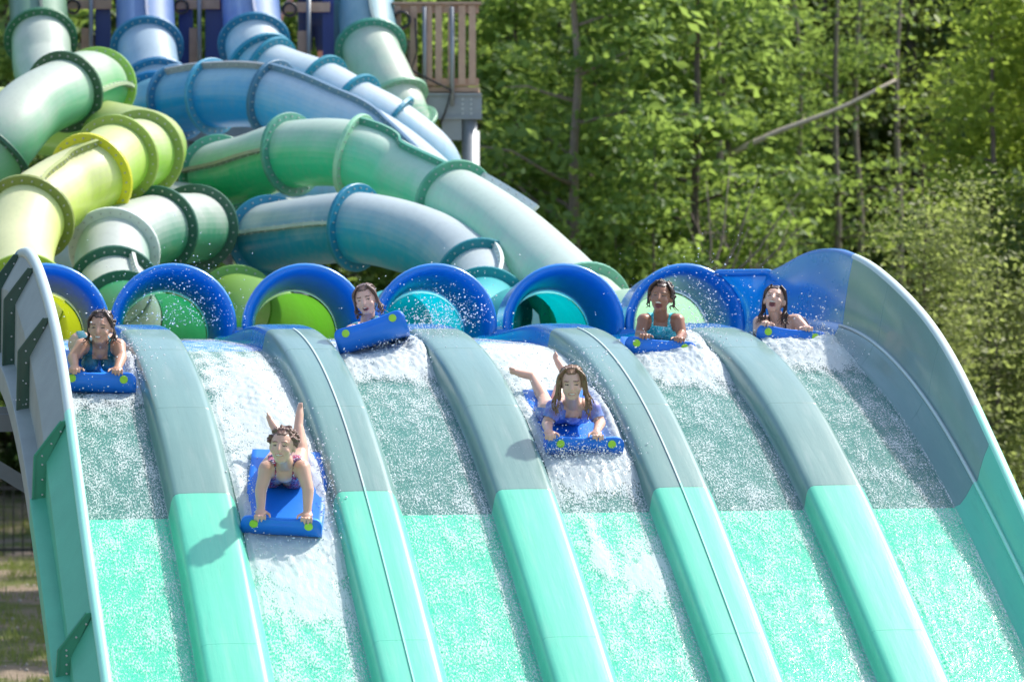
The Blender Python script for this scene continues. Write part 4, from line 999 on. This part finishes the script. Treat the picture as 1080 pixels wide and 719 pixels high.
PEOPLE = [
 dict(label='woman in dark teal swimsuit lying on the mat beside the ribbed outer wall', mat_label='blue mat with lime handle dots in the lane against the ribbed wall', scale=1.0, skin=(.54, .31, .21, 1),
      head=(106, 346, .20), sh=[(86, 365, .27), (125, 365, .27)], el=[(77, 377, .19), (128, 377, .19)], ha=[(79, 386, .03), (124, 386, .03)], pelvis=(-.06, .74, .14), knee=[(-.12, 1.12, .07), (.06, 1.12, .07)], ankle=[(-.13, 1.30, -.04), (.05, 1.3, -.04)], foot=FB,
      tilt=-.05, mouth='smile', suit='tank', neck=-.085, bust=True, cloth=m_cloth('teal_suit', lin('#1f5a66'), lin('#2f7480'), lin('#16414c'), 30), curls=50, locks=locks(7, 31, .070, .080, .07, -.035, .010, .006), hair=m_hair('dark_brown_hair', (.03, .017, .012, 1), (.085, .05, .035, 1))),
 dict(label='girl in red and navy swimsuit sitting up on her arms, feet raised, lowest rider', mat_label='blue mat farthest down the slide, nose almost at the mint section', scale=1.0, skin=fair,
      head=(298, 471, .18), sh=[(281, 495, .24), (319, 494, .24)], el=[(275, 517, .15), (325, 516, .14)], ha=[(275, 543, .03), (324, 541, .03)], pelvis=(-.03, .56, .12), knee=[(-.08, .84, .08), (.06, .86, .08)], ankle=[(294, 459, .96), (315, 450, 1.0)], foot=[(-.4, .6, .35), (.0, .7, .5)],
      tilt=.05, mouth='smile', suit='tank', neck=-.115, cloth=m_cloth('red_navy_suit', lin('#a8143f'), lin('#141a4a'), lin('#c9d4e6'), 42, True), hair=m_hair('brown_hair', (.085, .045, .03, 1), (.22, .12, .08, 1)),
      curls=190, leg=1.12),
 dict(label='girl with wet brown hair peering over the top of her tilted mat', mat_label='airborne blue mat tilted up on one side at the crest', scale=.98, skin=(.68, .43, .34, 1),
      head=(386, 317, .14), low_hands=True, sh=[(371, 349, .24), (403, 343, .24)], el=[(366, 358, .2), (410, 350, .2)], ha=[(370, 345, .02), (410, 334, .02)], pelvis=(.0, .68, .10), knee=[(-.1, 1.0, .06), (.1, 1.0, .06)], ankle=[(-.1, 1.33, .05), (.1, 1.33, .05)], foot=FB,
      tilt=.10, lean=-.08, mouth='ajar', suit='tank', cloth=m_cloth('sea_suit', lin('#2b7f93'), lin('#1d5d6e'), lin('#4aa0ae'), 25), hair=m_hair('wet_brown_hair', (.07, .04, .03, 1), (.20, .12, .09, 1)), locks=locks(20, 3, .064, .084, .085, -.012, .006, .008)),
 dict(label='girl in purple and blue tie dye shirt with long wet hair hanging down', mat_label='blue mat with white foam breaking over its nose, under the long haired girl', scale=1.0, skin=(.66, .42, .31, 1),
      head=(603, 405, .20), sh=[(585, 431, .27), (625, 431, .27)], el=[(577, 447, .21), (633, 446, .21)], ha=[(579, 453, .03), (629, 455, .03)], leg=.95, pelvis=(-.07, .52, .08), knee=[(574, 421, .80), (-.03, .84, .04)], ankle=[(562, 398, 1.0), (595, 394, 1.05)], foot=[(-.7, .3, .10), (-.2, .5, .3)],
      tilt=-.12, lean=.04, mouth='smile', suit='shirt', off=.009, wrinkle=.008, cloth=m_cloth('tie_dye_cotton', lin('#3f78b8'), lin('#7f78b4'), lin('#a9b4dc'), 9), hair=m_hair('auburn_hair', (.10, .05, .025, 1), (.30, .17, .085, 1)), locks=locks(30, 9, .060, .094, .19, .022, .0052, .026)),
 dict(label='shouting girl in bright turquoise tank swimsuit, hair pulled back', mat_label='blue mat pushing white foam below the girl in turquoise', scale=1.0, skin=(.33, .165, .10, 1),
      head=(697, 314, .20), sh=[(679, 338, .27), (715, 338, .27)], el=[(675, 353, .22), (719, 353, .22)], ha=[(679, 359, .03), (716, 361, .03)], pelvis=(.0, .70, .13), knee=[(-.08, 1.05, .06), (.1, 1.05, .06)], ankle=[(-.08, 1.34, .0), (.1, 1.34, .0)], foot=FB,
      tilt=.10, mouth='open', suit='tank', neck=-.04, cloth=m_cloth('turquoise_suit', lin('#12a3b4'), lin('#3fc4cd'), lin('#bfe6ea'), 34, True), hair=m_hair('black_brown_hair', (.02, .013, .010, 1), (.09, .05, .035, 1)),
      curls=110, locks=locks(3, 22, .074, .084, .05, -.03, .009, .006)),
 dict(label='girl in black bikini with head thrown back shouting by the tall blue wall', mat_label='half hidden blue mat in foam beside the tall blue wall', scale=.98, skin=(.62, .40, .30, 1),
      head=(817, 317, .22), sh=[(801, 340, .28), (840, 338, .28)], el=[(799, 352, .2), (852, 350, .22)], ha=[(806, 357, .03), (850, 358, .05)], pelvis=(.0, .72, .14), knee=[(-.08, 1.05, .06), (.1, 1.05, .06)], ankle=[(-.08, 1.34, .0), (.1, 1.34, .0)], foot=FB,
      tilt=.38, mouth='open', suit='bikini', cloth=m_plain('black_swim_fabric', (.02, .018, .022, 1), .5), hair=m_hair('dark_wet_hair', (.025, .014, .010, 1), (.075, .04, .028, 1)), locks=locks(20, 5, .058, .082, .14, -.05, .0065, .012))]
for R, D in zip(RIDERS, PEOPLE): build_rider(R, D)
# the attendant half hidden on the platform between two tubes
st = thing('person', 'attendant on the platform mostly hidden behind the tubes, only an arm showing', 'person', (PX(331, 45), 45.0, PZ(92)))
mb = MB(); z0 = 0
V3 = Vector
for sx in (-1, 1):
    capsule(mb, V3((sx*.09, 0, .9)), V3((sx*.10, 0, .5)), .085, .06); capsule(mb, V3((sx*.10, 0, .5)), V3((sx*.11, .02, .08)), .058, .04); capsule(mb, V3((sx*.11, .04, .04)), V3((sx*.12, -.14, .03)), .04, .03)
    capsule(mb, V3((sx*.08, 0, 1.35)), V3((sx*.075, 0, .95)), .10, .10); capsule(mb, V3((0, 0, 1.44)), V3((sx*.17, 0, 1.40)), .06, .055)
capsule(mb, V3((-.18, 0, 1.40)), V3((-.26, -.06, 1.12)), .05, .04); capsule(mb, V3((-.26, -.06, 1.12)), V3((-.36, -.16, .92)), .04, .028); ellipsoid(mb, V3((-.38, -.18, .88)), [V3((.03, 0, 0)), V3((0, .03, 0)), V3((0, 0, .045))])
capsule(mb, V3((.18, 0, 1.40)), V3((.22, .02, 1.12)), .05, .04); capsule(mb, V3((.22, .02, 1.12)), V3((.22, -.08, .86)), .04, .028); ellipsoid(mb, V3((.22, -.1, .80)), [V3((.025, 0, 0)), V3((0, .03, 0)), V3((0, 0, .05))])
for i, x in enumerate((-.40, -.385, -.37, -.355)): capsule(mb, V3((x, -.19, .86)), V3((x-.005, -.21, .80)), .009, .007, 8)
capsule(mb, V3((0, 0, 1.42)), V3((0, -.01, 1.56)), .055, .05); ellipsoid(mb, V3((0, -.01, 1.66)), [V3((.075, 0, 0)), V3((0, .095, 0)), V3((0, 0, .115))]); capsule(mb, V3((0, -.10, 1.66)), V3((0, -.112, 1.63)), .01, .012)
bm_ = fuse(mb, 'body', .012, 3); bm_.materials.append(m_skin('skin', (.60, .36, .26, 1))); child('body', bm_, st)
hb = MB(); ellipsoid(hb, V3((0, .02, 1.69)), [V3((.083, 0, 0)), V3((0, .09, 0)), V3((0, 0, .10))]); hm = fuse(hb, 'hair', .01, 1); hm.materials.append(m_hair('hair_brown', (.05, .03, .02, 1), (.12, .07, .05, 1))); child('hair', hm, st)
cb = MB()
for sx in (-1, 1): capsule(cb, V3((sx*.08, 0, 1.36)), V3((sx*.078, 0, .86)), .112, .115); capsule(cb, V3((sx*.17, 0, 1.405)), V3((sx*.215, -.02, 1.26)), .066, .06); capsule(cb, V3((sx*.09, 0, .88)), V3((sx*.10, 0, .55)), .10, .085)
cm_ = fuse(cb, 'clothes', .012, 2); cm_.materials.append(m_plain('navy_cotton', lin('#1c3358'), .8)); child('clothes', cm_, st)


# ------------------------------------------------------------------ light, camera
sc = bpy.context.scene
w = bpy.data.worlds.new('World'); sc.world = w; w.use_nodes = True; nt = w.node_tree
LS = Vector((.68, .47, 1.0)).normalized(); el = math.asin(LS.z); az = math.atan2(LS.x, LS.y)
sky = nt.nodes.new('ShaderNodeTexSky'); sky.sky_type = 'NISHITA'; sky.sun_disc = False; sky.sun_elevation = el; sky.sun_rotation = az; sky.air_density = 1.0; sky.dust_density = 2.0; sky.ozone_density = 1.0
bg = nt.nodes['Background']; bg.inputs[1].default_value = .15; nt.links.new(sky.outputs[0], bg.inputs[0])
sl = bpy.data.lights.new('sun', 'SUN'); sl.energy = 3.1; sl.angle = math.radians(1.6); sl.color = (1, .95, .87)
so = bpy.data.objects.new('sun', sl); C.objects.link(so); so.rotation_euler = (-LS).to_track_quat('-Z', 'Y').to_euler(); so.location = (10, 20, 30)
cam = bpy.data.cameras.new('camera'); co = bpy.data.objects.new('camera', cam); C.objects.link(co); co.location = (0, 0, HC); co.rotation_euler = (PI/2, 0, 0)
cam.sensor_width = 36; cam.lens = FPX/1080*36; cam.shift_y = -(359.5-V0)/1080; cam.clip_start = .5; cam.clip_end = 3000
cam.dof.use_dof = True; cam.dof.focus_distance = 24.2; cam.dof.aperture_fstop = 3.2
sc.camera = co
sc.view_settings.view_transform = 'Standard'; sc.view_settings.look = 'None'; sc.view_settings.exposure = 1.0; sc.view_settings.gamma = 1
sc.cycles.max_bounces = 7; sc.cycles.transparent_max_bounces = 10; sc.cycles.use_adaptive_sampling = True; sc.cycles.use_denoising = True
